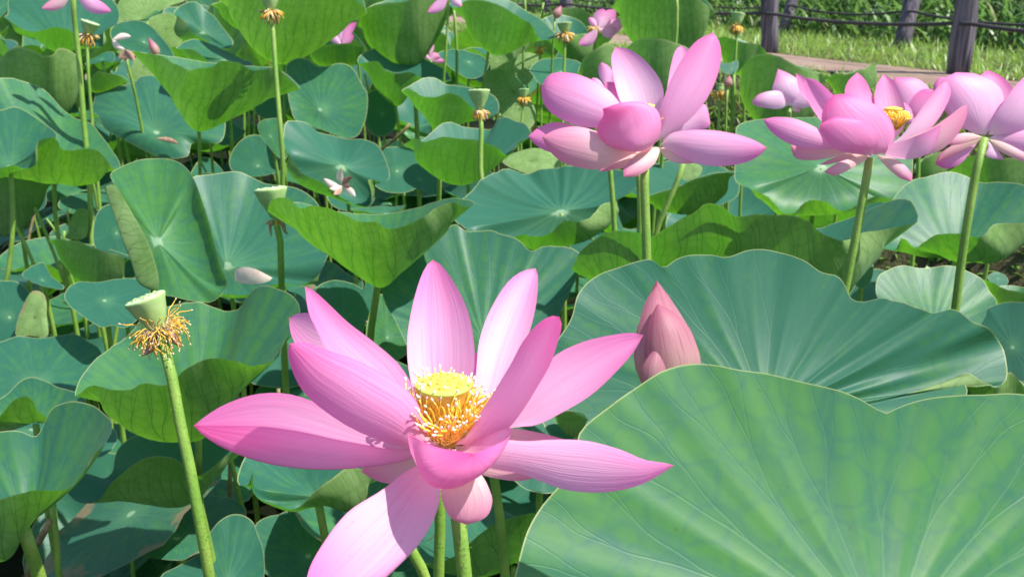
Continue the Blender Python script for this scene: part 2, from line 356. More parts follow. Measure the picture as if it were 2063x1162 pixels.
# ------------------------------------------------------------------ rope fences
def post(root, base, top, r):
    p = np.linspace(0, 1, 9)[:, None]*(np.asarray(top)-base)[None] + base; p[0] -= [0, 0, .06]
    rr = r*(1+.05*np.sin(np.arange(9)*1.7+base[0]*5)); v, f = tube(p, rr, 14)
    v = v + .004*np.sin(v[:, [2]]*31+v[:, [0]]*90)
    return link('post', v, f, M['wood'], root)
def ropepart(root, pts, r=.011):
    c = curve(np.array(pts), 60); v, f = tube(c, r, 7, False)
    uv = [];
    L = np.r_[0, np.cumsum(np.linalg.norm(np.diff(c, axis=0), axis=1))]
    for q in f:
        for k in q: uv.append(((k % 7)/7, L[k//7]))
    return link('rope', v, f, M['rope'], root, uv)
A3 = np.array([*A0, ZP]); B3 = np.array([*B0, ZP]); C3 = ground_at(1141, 66, ZP); Z3 = A3 + (A3-B3)*np.array([.9, .9, 0]); D3 = C3 + (C3-B3)*.55
fence = thing('rope_fence', 'grey wooden posts with a dark twisted rope beside the brown path', 'fence', A3)
tops = []
for b, lean, r in ((Z3, (0, 0, 1), .060), (A3, (-.02, .0, 1.), .060), (B3, (-.09, 0, 1.), .060), (C3, (-.02, 0, 1), .066), (D3, (0, 0, 1), .06)):
    post(fence, b, b + np.array(lean)*1.05, r); tops.append((b, np.array(lean)))
def sag(pts, off, n=7, dip=.03):
    out = []
    for i in range(len(pts)-1):
        for k in range(n):
            t = k/n; out.append(pts[i]*(1-t)+pts[i+1]*t - np.array([0, 0, dip*4*t*(1-t)]) + off)
    return out + [pts[-1]+off]
ropez = P(1910, 45, np.dot(A3-CAM, FW))[2] - ZP
ropepart(fence, sag([b + l*ropez for b, l in tops], np.array([-.03, -.062, 0])))
far = []
for (px, py, tx, r) in ((1578, 70, 1597, .055), (1815, 97, 1838, .060), (2290, 150, 2300, .06), (1365, 52, 1376, .055), (1100, 30, 1104, .055), (960, 22, 962, .055)):
    b = ground_at(px, py, ZP+.01); dd = np.dot(b-CAM, FW); tp = P(tx, 0, dd); ln = (tp-b)/(tp[2]-b[2]); far.append((b, ln, r))
far.sort(key=lambda q: q[0][0])
fence2 = thing('rope_fence', 'leaning wooden posts with a slack rope in front of the reeds, beyond the grass verge', 'fence', far[-1][0])
for b, ln, r in far: post(fence2, b, b+ln*.95, r)
rz2 = P(1822, 25, np.dot(far[-2][0]-CAM, FW))[2] - ZP
ropepart(fence2, sag([b+ln*rz2 for b, ln, r in far], np.array([-.03, -.058, 0]), dip=.05), .009)

# ------------------------------------------------------------------ builders: stalk, leaf, petal, pod
def stalk(root, pts, r=.0050, mat=None, name='stalk'):
    p = [np.asarray(q, float) for q in pts]; last = p[-1]; dr = p[-1]-p[-2]
    if last[2] > 0:
        k = dr/max(abs(dr[2]), 1e-3); k[:2] *= .45; k[2] = -1.
        for fr in (.4, .75, 1.08): p.append(last + k*last[2]*fr + np.array([math.sin(last[0]*40)*.008*fr, 0, 0]))
    n = 26; c = curve(np.array(p)[:, [2, 0, 1]], n)[:, [1, 2, 0]]
    v, f = tube(c, np.linspace(r*.86, r*1.12, n), 9)
    o = link(name, v, f, mat or M['stalk'], root)
    if root is not None and c[0][1] < .9:
        parts = []
        for i in range(110):
            k = rng.integers(0, n-9); q = c[k]+(c[k+1]-c[k])*rng.random(); th = rng.uniform(0, 6.28); dv = np.array([math.cos(th), math.sin(th), .15]); s0 = q+dv*r*.92
            parts.append(tube([s0, s0+dv*.0011+np.array([0, 0, .0002])], [.00035, .00006], 4))
        V, Fc, mi = merge(parts); pk = link('prickles', V, Fc, M['stalk'], root); pk.parent = o; pk['kind'] = 'stuff'
    return o
NLEAF = 0
def build_blade(root, C, rim, mid, res_r, tone, wear, flip=False, wave=.02, crease=.006, cdir=None):
    """C centre, rim / mid: n x 3 rings; the surface passes through centre, mid ring (at .62) and rim"""
    global NLEAF
    NLEAF += 1; n = len(rim); rs = np.linspace(0, 1, res_r+1)[1:]**.9; a = .62; V = [C[None]]
    th = np.arange(n)/n*2*math.pi; Rm = np.linalg.norm(rim-C, axis=1).mean()
    nrm = np.zeros(3)
    for i in range(n): nrm += np.cross(rim[i]-C, rim[(i+1) % n]-C)
    nrm /= np.linalg.norm(nrm)+1e-12; ph = NLEAF*1.7
    for r in rs:
        l0 = (r-a)*(r-1)/a; l1 = r*(r-1)/(a*(a-1)); l2 = r*(r-a)/(1-a)
        p = l0*C + l1*mid + l2*rim
        cw = crease if cdir is None else .006+crease*np.clip(np.cos(th-cdir), 0, 1)**1.5
        dz = wave*Rm*r**3*(np.sin(5*th+ph)+.6*np.sin(9*th+2*ph)+.35*np.sin(14*th+ph)) + cw*Rm*min(1, 2*r)*(np.abs(np.sin(10*th))*(1-.35*r) + .45*r*r*np.sin(31*th+ph)*np.sin(3*th+ph) + .3*r**3*np.sin(53*th+2*ph)*np.sin(2*th))
        V.append(p + dz[:, None]*nrm)
    V = np.vstack(V); fs, uv = [], []
    for j in range(n):
        k = (j+1) % n; fs.append((0, 1+j, 1+k)); uv += [((j+.5)/n, 0), (j/n, rs[0]), ((j+1)/n, rs[0])]
    for i in range(len(rs)-1):
        for j in range(n):
            k = (j+1) % n; fs.append((1+i*n+j, 1+(i+1)*n+j, 1+(i+1)*n+k, 1+i*n+k))
            uv += [(j/n, rs[i]), (j/n, rs[i+1]), ((j+1)/n, rs[i+1]), ((j+1)/n, rs[i])]
    # the rings run clockwise seen from above: turn the faces so that the waxy side is up
    fs = [q[::-1] for q in fs]; uvq = []; i = 0
    for q in fs: uvq += uv[i:i+len(q)][::-1]; i += len(q)
    if flip:
        fs = [q[::-1] for q in fs]; u2 = []; i = 0
        for q in fs: u2 += uvq[i:i+len(q)][::-1]; i += len(q)
        uvq = u2
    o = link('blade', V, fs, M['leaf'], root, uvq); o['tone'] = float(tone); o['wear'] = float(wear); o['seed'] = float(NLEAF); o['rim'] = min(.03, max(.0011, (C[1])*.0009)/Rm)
    return o, nrm
def resample(pts, n):
    return curve(pts, n) if len(pts) > 2 else np.stack([np.interp(np.linspace(0, 1, n), [0, 1], [pts[0][k], pts[1][k]]) for k in range(len(pts[0]))], 1)
def leaf(label, c, d, A, far, near, bulge=-.04, under=None, st=None, tone=0., wear=0., flip=False, n=72, rr=12, wave=.012, r=.0050, group='lotus leaves standing in the pond', base=None, side=0., dr=None, rings=None, crease=.006, cdir=None):
    """far / near: rim pixels left to right on the far and the near half; A: how far the rim swings in depth, in leaf radii.
    under: lower outline (left to right) of the near half where it rises and shows its underside."""
    fa = np.array(far, float); ne = np.array(near, float)
    xs_ = np.r_[fa[:, 0], ne[:, 0]]; ys_ = np.r_[fa[:, 1], ne[:, 1]]
    Rp = max(np.ptp(xs_), np.ptp(ys_))/2; Rm = Rp*d/F
    if dr: Rm = dr
    nf, nn = len(fa), len(ne)
    if isinstance(A, tuple): Af, An = A
    else: Af = An = A
    tf = np.sin(math.pi*(np.arange(nf)+.5)/nf); tn = np.sin(math.pi*(np.arange(nn)+.5)/nn)
    xm = (xs_.min()+xs_.max())/2
    if under is None:
        hh = max(np.ptp(ys_)/2, 1); tf = (c[1]-fa[:, 1])/hh; tn = -(c[1]-ne[:, 1])/hh
    else: An *= 1.15
    df = d + Af*Rm*tf + side*Rm*(fa[:, 0]-xm)/Rp; dn = d - An*Rm*tn + side*Rm*(ne[:, 0]-xm)/Rp
    ring = np.vstack([np.c_[fa, df], np.c_[ne, dn][::-1]])
    rc = curve(ring, n, True); rim = P(rc[:, 0], rc[:, 1], rc[:, 2]); C = P(c[0], c[1], d)
    mid = C + .62*(rim-C)
    nrm = np.zeros(3)
    for i in range(n): nrm += np.cross(rim[i]-C, rim[(i+1) % n]-C)
    nrm /= np.linalg.norm(nrm)+1e-12; nrm = -nrm
    ker = np.exp(-.5*(np.arange(-6, 7)/max(1.5, n/40))**2); ker /= ker.sum()
    mid = sum(ker[k+6]*np.roll(mid, k, 0) for k in range(-6, 7)) + bulge*Rm*nrm
    if rings is not None:
        rim, mid = rings; rim = np.asarray(rim); n = len(rim)
    if under is not None:
        # underside outline: replaces the mid ring on the near half
        un = resample(under, 24); lo = np.argmin(np.abs(rc - np.r_[ne[0], dn[0]]).sum(1)); hi = np.argmin(np.abs(rc - np.r_[ne[-1], dn[-1]]).sum(1))
        idx = []; i = hi
        while True:
            idx.append(i)
            if i == lo: break
            i = (i+1) % n
        m = len(idx); t = np.linspace(1, 0, m); ux = np.interp(t, np.linspace(0, 1, 24), un[:, 0]); uy = np.interp(t, np.linspace(0, 1, 24), un[:, 1])
        wgt = np.clip(np.sin(math.pi*np.linspace(.02, .98, m))*2.2, 0, 1)
        for k, i in enumerate(idx):
            pm = P(ux[k], uy[k], d + (rc[i, 2]-d)*.34); mid[i] = mid[i]*(1-wgt[k]) + pm*wgt[k]
    foot = C.copy(); foot[2] = 0
    if st is not None: pts = [C-nrm*.004] + [P(q[0], q[1], q[2] if len(q) > 2 else d+.02*(i+1)) for i, q in enumerate(st)]
    else: pts = [C-nrm*.004, C - np.array([.01*math.sin(c[0]), -.01, .12])]
    end = pts[-1]; root = thing('lotus_leaf', label, 'lotus leaf', (end[0], end[1], 0), group)
    build_blade(root, C, rim, mid, rr, tone, wear, flip, wave, crease, cdir)
    stalk(root, pts, r)
    return root
def leaf3(label, pos, Rm, tilt, az, cup, tone=0., group=None, n=40, rr=6, wear=0., wave=.03, low=False):
    """a leaf laid out in the place directly: centre, radius, tilt, cup depth"""
    th = -np.arange(n)/n*2*math.pi; ph = rng.uniform(0, 6.28, 4)
    rad = Rm*(1+.06*np.sin(2*th+ph[0])+.05*np.sin(3*th+ph[1])+.03*np.sin(7*th+ph[2]))
    z = cup*Rm*(1+.45*np.sin(2*th+ph[3])+.3*np.sin(5*th+ph[1]))
    rim = np.stack([rad*np.cos(th), rad*np.sin(th), z], 1); mid = rim*.62; mid[:, 2] -= .12*Rm*np.sign(cup)*(abs(cup) > .02)
    q = Matrix.Rotation(az, 3, 'Z') @ Matrix.Rotation(tilt, 3, 'X'); q = np.array(q); C = np.array(pos, float)
    root = thing('lotus_leaf', label, 'lotus leaf', (C[0], C[1], 0), group)
    build_blade(root, C, rim@q.T+C, mid@q.T+C, rr, tone, wear, False, wave)
    stalk(root, [C-np.array([0, 0, .006]), C-np.array([rng.uniform(-.02, .02), rng.uniform(-.02, .02), .1])], rng.uniform(.003, .005))
    return root
SEED = 0; OFF = 0.
def petal(root, base, tip, Lp, Rp, db, dt, dm=None, cup=0., C=None, mat='petal', nu=13, nv=26, name='petal', curlt=0.):
    """petal from its two outlines (base to tip) and the depth of base, middle and tip; cup>0 edges away, <0 edges towards"""
    global SEED
    SEED += 1; db += OFF; dt += OFF; dm = dm+OFF if dm is not None else None
    L = curve([base]+Lp+[tip], nv); Rr = curve([base]+Rp+[tip], nv); k = np.linspace(0, 1, nv)
    if dm is None: dm = (db+dt)/2
    d = db*(1-k)*(1-2*k) + dm*4*k*(1-k) + dt*k*(2*k-1)
    Cc = curve([base]+C+[tip], nv) if C else (L+Rr)/2
    cl, cr = cup if isinstance(cup, tuple) else (cup, cup)
    hw = np.linalg.norm(Rr-L, axis=1)/2*d/F
    PL = P(L[:, 0], L[:, 1], d+cl*hw); PR = P(Rr[:, 0], Rr[:, 1], d+cr*hw); PC = P(Cc[:, 0], Cc[:, 1], d)
    V, UV = [], []
    us = np.linspace(-1, 1, nu)
    for i in range(nv):
        for u in us:
            V.append(PC[i] + u*(PR[i]-PL[i])/2 + u*u*((PL[i]+PR[i])/2-PC[i])); UV.append(((u+1)/2, k[i]))
    fs = grid_faces(nv, nu, flip=True); uv = [UV[j] for q in fs for j in q]
    o = link(name, V, fs, M[mat], root, uv); o['seed'] = SEED*3.7
    return o
def spetal(root, base, tip, hw, d, bend=0., cup=.3, dd=0., mat='petal', full=(.55, 1, .78, .35), nu=9, nv=16, name='petal'):
    """plain petal: base and tip pixels, half width in pixels, sideways bend"""
    b = np.array(base, float); t = np.array(tip, float); ax = t-b; ln = np.linalg.norm(ax); ax /= ln; pr = np.array([ax[1], -ax[0]])
    L, Rr = [], []
    for fr, wv in zip((.2, .5, .78, .93), full):
        m = b+(t-b)*fr + pr*bend*ln*math.sin(math.pi*fr); L.append(tuple(m+pr*hw*wv)); Rr.append(tuple(m-pr*hw*wv))
    return petal(root, tuple(b), tuple(t), L, Rr, d, d+dd, None, cup, None, mat, nu, nv, name)
def stamen_mesh(variant, Ls, r, dry=False, up=False):
    g = np.random.default_rng(100+variant+(50 if dry else 0))
    k = np.linspace(0, 1, 8)
    if not dry:
        out = g.uniform(-.05, .30) if up else g.uniform(.05, .95); bendv = g.uniform(-.75, .25); ang = out + bendv*k
    else:
        out = g.uniform(.5, 1.9); ang = out + g.uniform(.3, 2.4)*k**1.2 + .35*np.sin(k*9+g.uniform(0, 6))
    x = np.cumsum(np.sin(ang))/8*Ls; z = np.cumsum(np.cos(ang))/8*Ls; y = (g.uniform(-.2, .2)*k**2 + .06*np.sin(k*7+g.uniform(0, 6)))*Ls
    p = np.stack([x-x[0], y-y[0], z-z[0]], 1); rad = r*np.interp(k, [0, .42, .5, .9, 1], [.8, .7, 1.25, 1.2, .7])
    v, f = tube(p, rad, 5); mi = [0 if i//5 < 3 else 1 for i in range(len(f)-2)] + [0, 1]
    e = p[-1]; dr = (p[-1]-p[-2]); dr /= np.linalg.norm(dr); crv = g.uniform(-1, 1, 3)*.4
    tp = [e, e+dr*r*2.2, e+dr*r*4.2+crv*r*1.8, e+dr*r*5.4+crv*r*4.]
    v2, f2 = tube(tp, [r*1.0, r*1.6, r*1.4, r*.5], 5)
    V, Fc, m2 = merge([(v, f), (v2, f2)]); m2 = mi + [2]*len(f2)
    me = bpy.data.meshes.new('stamen'); me.from_pydata(V.tolist(), [], Fc)
    for m in ((M['fil_dry'], M['ant_dry'], M['fil_dry']) if dry else (M['filament'], M['anther'], M['anther_tip'])): me.materials.append(m)
    me.polygons.foreach_set('material_index', m2); me.polygons.foreach_set('use_smooth', [True]*len(Fc))
    return me
def stamens(root, centre, axis, ring, n, Ls, r, dry=False, skip=None, up=False):
    meshes = [stamen_mesh(i, Ls*random.uniform(.8, 1.15), r, dry, up) for i in range(9)]
    q = Vector(axis).to_track_quat('Z', 'Y').to_matrix().to_4x4()
    for i in range(n):
        a = i*2.39996 + random.uniform(-.15, .15)
        if skip and skip(a): continue
        o = bpy.data.objects.new('stamen', meshes[i % 9]); COL.objects.link(o); o.parent = root
        m = q @ Matrix.Rotation(a, 4, 'Z') @ Matrix.Translation((ring*random.uniform(.75, 1.05), 0, random.uniform(-.1, .25)*ring)) @ Matrix.Rotation(random.uniform(-.35, .35), 4, 'X') @ Matrix.Scale(random.uniform(.8, 1.15), 4)
        o.matrix_local = Matrix.Translation(Vector(centre)-root.location) @ m
def stamen_clump(root, centre, axis, ring, n, Ls, r, dry=True):
    """small far stamens: one part"""
    parts = []; q = Vector(axis).to_track_quat('Z', 'Y').to_matrix().to_4x4()
    for i in range(n):
        ang0 = random.uniform(1.0, 2.5) if dry else random.uniform(.2, .9); b = random.uniform(.5, 1.6) if dry else random.uniform(-.3, .4); k = np.linspace(0, 1, 5)
        an = ang0+b*k; x = np.cumsum(np.sin(an))/5*Ls*random.uniform(.55, 1.0); z = np.cumsum(np.cos(an))/5*Ls
        p = np.stack([x-x[0]+ring, 0*x, z-z[0]], 1); m = np.array(q @ Matrix.Rotation(i*2.4, 4, 'Z'))
        v, f = tube(p@m[:3, :3].T + centre, r, 4); parts.append((v, f, 0 if random.random() < .35 else 1))
    V, Fc, mi = merge(parts)
    o = link('stamens', V, Fc, None, root, mats=[M['fil_dry'] if dry else M['filament'], M['ant_dry'] if dry else M['anther']], mi=mi); o['kind'] = 'stuff'
    return o
def seedpod(label, top, bot, d, rt, rb, lean=0., stem=(), r=.005, n_st=0, st_len=40, seeds=14, hero=False, group='seed pods standing above the leaves', name='seed_pod', tone='pod', remnants=3):
    """funnel-shaped pod: top-disc and stem-end pixels, radii in pixels"""
    pxm = d/F; B = P(bot[0], bot[1], d); T = P(top[0], top[1], d-lean*pxm); ax = T-B; h = np.linalg.norm(ax); ax /= h
    rt *= pxm; rb *= pxm
    pts = [B - ax*.002] + [P(q[0], q[1], q[2] if len(q) > 2 else d) for q in stem]
    root = thing(name, label, 'seed pod', (pts[-1][0], pts[-1][1], 0), group)
    v, f, a, b, ax = lathe(B, ax, [(0, rb*.55), (h*.06, rb*.85), (h*.25, rb*1.15), (h*.55, rb+(rt-rb)*.60), (h*.82, rt*.93), (h*.93, rt*1.02), (h*.985, rt*1.03), (h*1.01, rt*.97)], 28, .012)
    link('pod_body', v, f, M[tone], root)
    v, f, *_ = lathe(B, ax, [(h*1.008, rt*.975), (h*1.02, rt*.90), (h*1.03, rt*.5), (h*1.03, rt*.002)], 28, .012)
    face = link('pod_face', v, f, M['pod_top'], root)
    for i in range(seeds):
        rad = rt*.82*math.sqrt((i+.5)/seeds); th = i*2.4; c = B+ax*h*1.03+rad*(math.cos(th)*a+math.sin(th)*b)
        v, f, *_ = lathe(c-ax*rt*.02, ax, [(0, rt*.10), (rt*.06, rt*.085), (rt*.045, rt*.055), (rt*.07, rt*.03), (rt*.075, .00005)], 8)
        link('seed', v, f, M['pod_hole'], root).parent = face
    cc = B - ax*h*.05
    if n_st:
        if hero: stamens(root, cc, ax, rb*.7, n_st, st_len*pxm, .00034, True)
        else: stamen_clump(root, cc, ax, rb*.5, n_st, st_len*pxm, .0010*d/1.6)
    for i in range(remnants):
        th = i*2.1+1; dv = math.cos(th)*a+math.sin(th)*b; L = h*random.uniform(.35, .6)
        p = [cc+dv*rb*.6, cc+dv*rb*1.2-ax*L*.3, cc+dv*rb*1.3-ax*L*.7, cc+dv*rb*(1.3+.5*i)-ax*L]
        v, f = tube(curve(np.array(p), 7), [rb*.25, rb*.4, rb*.45, rb*.4, rb*.3, rb*.2, rb*.05], 6)
        link('withered_petal', v, f, M['brown_petal'], root)
    if len(pts) < 2: pts.append(pts[0]-np.array([0, 0, .15]))
    stalk(root, pts, r)
    return root
# ------------------------------------------------------------------ the leaves one can pick out in the photograph
leaf('huge smooth green leaf with a notched upper rim filling the lower right corner', (1790, 1300), .548, (.30, .34),
     [(1010, 1290), (1037, 1162), (1062, 1070), (1092, 1018), (1128, 975), (1158, 925), (1167, 872), (1232, 815), (1290, 774), (1345, 742), (1412, 729), (1480, 741), (1545, 749), (1610, 766), (1665, 780), (1725, 800), (1768, 824), (1786, 832), (1806, 822), (1850, 806), (1920, 797), (1995, 793), (2075, 795), (2240, 830), (2420, 950), (2500, 1120)],
     [(1020, 1420), (1120, 1560), (1320, 1680), (1560, 1740), (1790, 1740), (2060, 1720), (2300, 1620), (2460, 1440), (2520, 1280)],
     -.03, tone=.34, n=200, rr=34, wave=.005, r=.0062, crease=.008, side=.20)
leaf('broad blue-green leaf with creased right lobe behind the closed pink bud', (1545, 835), .92, (.20, .34),
     [(1085, 800), (1106, 715), (1150, 643), (1166, 590), (1200, 555), (1260, 532), (1312, 522), (1336, 538), (1368, 519), (1430, 513), (1462, 519), (1510, 503), (1560, 505), (1612, 522), (1662, 548), (1692, 553), (1722, 602), (1790, 600), (1850, 621), (1885, 628), (1922, 624), (1962, 646), (1996, 660)],
     [(1110, 880), (1240, 950), (1480, 980), (1700, 940), (1880, 870), (1950, 792), (1946, 748), (1985, 768), (2024, 772), (2031, 740), (2016, 690)],
     -.03, tone=-.16, n=200, rr=30, wave=.008, r=.006, crease=.016, cdir=2.9)
leaf('wavy dark underside of a wide cupped leaf showing behind the broad blue-green leaf', (1480, 640), 1.42, (.5, .75),
     [(1170, 540), (1230, 505), (1350, 480), (1500, 462), (1620, 458), (1700, 446), (1760, 418), (1800, 403), (1832, 402)],
     [(1152, 552), (1166, 510), (1228, 466), (1285, 464), (1312, 475), (1345, 455), (1400, 432), (1424, 411), (1455, 414), (1482, 432), (1522, 430), (1590, 432), (1630, 445), (1655, 470), (1695, 488), (1714, 486), (1745, 466), (1800, 455), (1850, 441)],
     -.1, under=[(1160, 560), (1240, 600), (1400, 640), (1560, 650), (1690, 600), (1770, 520), (1845, 448)], tone=-.05, n=110, rr=16, wave=.008)
leaf('large mint leaf fanned out directly behind the open flower in front', (975, 690), 1.36, (.55, .7),
     [(776, 610), (769, 566), (795, 545), (852, 503), (886, 476), (914, 452), (941, 463), (963, 463), (988, 463), (1010, 471), (1044, 483), (1072, 507), (1090, 497), (1108, 495), (1168, 507), (1168, 540), (1150, 585)],
     [(793, 640), (850, 740), (960, 800), (1060, 770), (1110, 690), (1130, 630)], -.05, tone=-.08, n=130, rr=18, wave=.010, crease=.012)
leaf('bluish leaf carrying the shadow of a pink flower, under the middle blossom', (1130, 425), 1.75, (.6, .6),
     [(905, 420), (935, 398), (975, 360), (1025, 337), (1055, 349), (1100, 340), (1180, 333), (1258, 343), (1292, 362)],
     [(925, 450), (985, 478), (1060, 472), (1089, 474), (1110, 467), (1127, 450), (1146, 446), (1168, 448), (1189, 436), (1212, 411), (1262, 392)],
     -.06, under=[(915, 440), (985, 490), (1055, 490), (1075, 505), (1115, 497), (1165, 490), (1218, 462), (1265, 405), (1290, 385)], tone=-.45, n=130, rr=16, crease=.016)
leaf('bright green cupped leaf seen from below, left of the tall back petal', (763, 554), 1.38, (.75, .85),
     [(556, 412), (600, 408), (680, 425), (760, 432), (815, 424), (868, 408), (915, 399)],
     [(540, 427), (544, 407), (566, 396), (586, 401), (604, 419), (630, 415), (656, 419), (700, 434), (722, 445), (760, 447), (783, 461), (814, 456), (855, 436), (874, 420), (908, 407), (938, 416), (958, 408)],
     -.06, under=[(541, 440), (620, 478), (690, 520), (763, 556), (830, 520), (900, 462), (957, 412)], st=[(757, 605, 1.4), (748, 665, 1.43)], tone=.25, n=110, rr=16, wave=.004, r=.0062)
leaf('broad leaf with yellow-green top and shaded front edge behind the stamen-tangled seed pod', (398, 860), 1.16, (.75, .7),
     [(158, 772), (172, 745), (193, 721), (222, 699), (255, 678), (290, 640), (337, 618), (372, 609), (404, 607), (430, 618), (458, 626), (482, 622), (494, 603), (513, 580), (537, 575), (565, 583), (592, 597), (604, 622)],
     [(151, 798), (165, 788), (188, 775), (224, 784), (265, 782), (286, 771), (340, 774), (358, 760), (372, 746), (389, 735), (413, 722), (468, 724), (506, 736), (556, 722), (566, 705), (572, 688), (590, 672)],
     -.05, under=[(155, 802), (195, 822), (258, 862), (310, 870), (358, 870), (406, 855), (448, 822), (499, 769), (560, 718), (592, 680)], st=[(400, 935, 1.18), (402, 1000, 1.2)], tone=.28, n=120, rr=20, wave=.004)
leaf('glossy folded leaf with pale stripes at the left edge of the frame, near the bottom', (44, 1064), .93, (.5, .5),
     [(-210, 1000), (-170, 920), (-80, 872), (0, 868), (40, 868), (72, 879), (90, 851), (103, 824), (127, 811), (155, 807), (187, 815), (208, 831), (225, 848), (226, 866)],
     [(-190, 1070), (-90, 1040), (0, 1006), (34, 996), (79, 987), (122, 986), (140, 981), (172, 944), (182, 922), (213, 892)],
     -.10, under=[(-180, 1100), (-60, 1120), (0, 1116), (46, 1064), (100, 1012), (128, 992), (175, 948), (200, 920)], st=[(66, 1120, .95), (90, 1200, .97)], tone=.18, n=110, rr=18, wave=.006, r=.0075)
leaf('small wavy leaf with a curled lip at the left edge above the glossy folded leaf', (70, 850), 1.22, (.5, .5),
     [(-60, 830), (-20, 815), (17, 790), (38, 769), (62, 759), (92, 767), (116, 779), (150, 788), (172, 800)],
     [(-40, 880), (0, 838), (28, 806), (52, 797), (66, 806), (74, 824), (92, 838), (130, 850), (168, 826)],
     -.06, under=[(-40, 890), (0, 845), (40, 838), (80, 838), (100, 850), (140, 850), (168, 830)], tone=.2, wave=.004)
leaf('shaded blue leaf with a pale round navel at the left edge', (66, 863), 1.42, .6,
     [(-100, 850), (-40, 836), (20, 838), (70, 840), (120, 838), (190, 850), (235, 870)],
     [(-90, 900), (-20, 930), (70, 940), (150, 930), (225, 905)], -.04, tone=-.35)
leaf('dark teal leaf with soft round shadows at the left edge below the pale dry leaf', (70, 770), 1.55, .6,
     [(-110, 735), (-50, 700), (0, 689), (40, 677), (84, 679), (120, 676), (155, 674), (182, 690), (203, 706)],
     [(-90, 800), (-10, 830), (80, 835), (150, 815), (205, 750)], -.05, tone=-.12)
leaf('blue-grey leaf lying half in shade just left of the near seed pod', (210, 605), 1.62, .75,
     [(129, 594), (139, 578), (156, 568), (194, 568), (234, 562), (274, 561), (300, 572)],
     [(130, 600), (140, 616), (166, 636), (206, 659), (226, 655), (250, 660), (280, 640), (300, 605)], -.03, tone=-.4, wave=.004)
# the leaf with both sides rolled in
roll = [((222, 352, 0), None), ((250, 334, .12), None), ((290, 321, .2), None), ((322, 318, .2), None), ((356, 325, .12), None), ((381, 345, -.1), None),
        ((398, 378, -.38), (378, 405, .0)), ((412, 420, -.42), (392, 440, .02)), ((429, 480, -.42), (405, 490, .02)), ((446, 540, -.38), (420, 545, .0)), ((457, 574, -.25), (425, 575, 0)),
        ((438, 601, -.1), None), ((420, 608, 0), None), ((386, 606, 0), None), ((345, 597, 0), None), ((321, 590, -.08), (300, 575, .02)),
        ((319, 560, -.26), (281, 572, .02)), ((308, 515, -.28), (266, 530, .0)), ((290, 472, -.26), (246, 480, .0)), ((264, 425, -.2), (227, 425, 0)), ((240, 385, -.12), (213, 378, 0))]
rc_, rd_, rR_ = (318, 487), 1.32, 145*1.32/F
rim_ = np.array([(q[0][0], q[0][1], rd_+(q[0][2]*.42+.5*(487-q[0][1])/145)*rR_) for q in roll]); C_ = np.array([*rc_, rd_])
mid_ = np.array([(q[1][0], q[1][1], rd_+(q[1][2]+.03+.5*(487-q[1][1])/145)*rR_) if q[1] else tuple(C_+.66*(r_-C_)) for q, r_ in zip(roll, rim_)])
rim_ = curve(rim_, 0, True, False); mid_ = curve(mid_, 0, True, False)
leaf('upright bright leaf with both sides rolled inward, the left roll ribbed and pale', rc_, rd_, .3, [(222, 352), (290, 321), (381, 345)], [(321, 590), (386, 606), (457, 574)],
     0, tone=.42, n=84, rr=22, wave=.010, st=[(322, 560, 1.45), (324, 640, 1.47)], rings=(P(rim_[:, 0], rim_[:, 1], rim_[:, 2]), P(mid_[:, 0], mid_[:, 1], mid_[:, 2])))
leaf('large teal leaf holding a fallen pale petal, navel near its lower rim', (456, 536), 1.75, (.85, .55),
     [(372, 500), (378, 420), (388, 358), (430, 352), (480, 345), (500, 352), (545, 372), (600, 380), (640, 410), (655, 455), (664, 505)],
     [(385, 570), (430, 590), (462, 592), (496, 596), (516, 584), (552, 572), (585, 572), (610, 572), (636, 560), (655, 530)],
     -.05, under=[(380, 560), (430, 592), (496, 598), (560, 575), (590, 572), (625, 570), (655, 535)], tone=-.12, n=90, rr=14)
leaf('bluish leaf with a scalloped lower rim holding a withered star of petals', (690, 335), 2.2, (.7, .6),
     [(571, 275), (576, 246), (594, 243), (620, 249), (638, 265), (655, 270), (685, 276), (702, 280), (734, 281), (762, 294), (775, 317), (785, 348)],
     [(571, 290), (586, 317), (606, 346), (620, 355), (650, 368), (686, 396), (712, 410), (745, 415), (748, 386), (742, 362), (766, 366), (783, 362)],
     -.06, under=[(570, 295), (582, 345), (606, 372), (640, 388), (686, 400), (718, 412), (746, 410), (760, 372), (783, 363)], tone=-.32, n=96, rr=14, wave=.003)
leaf('round flat mint leaf with a white navel near the top centre-left', (644, 222), 2.7, .62,
     [(577, 150), (577, 131), (593, 119), (616, 119), (638, 132), (654, 134), (682, 128), (702, 131), (718, 148), (728, 168), (739, 186), (741, 212)],
     [(580, 190), (585, 215), (594, 240), (620, 250), (651, 262), (690, 277), (718, 275), (734, 248)], -.05, tone=.10, n=84, rr=12, wave=.006)
leaf('blue-green dished leaf with drooping front lip and a brown scrap near its navel', (316, 271), 2.65, (.8, .55),
     [(184, 224), (189, 204), (200, 176), (220, 174), (248, 172), (266, 172), (283, 155), (310, 153), (345, 178), (400, 180), (432, 212), (452, 237)],
     [(196, 232), (208, 257), (240, 276), (290, 303), (327, 318), (379, 313), (386, 290), (413, 288), (444, 286), (453, 266)],
     .10, tone=-.1, n=90, rr=14, wave=.003)
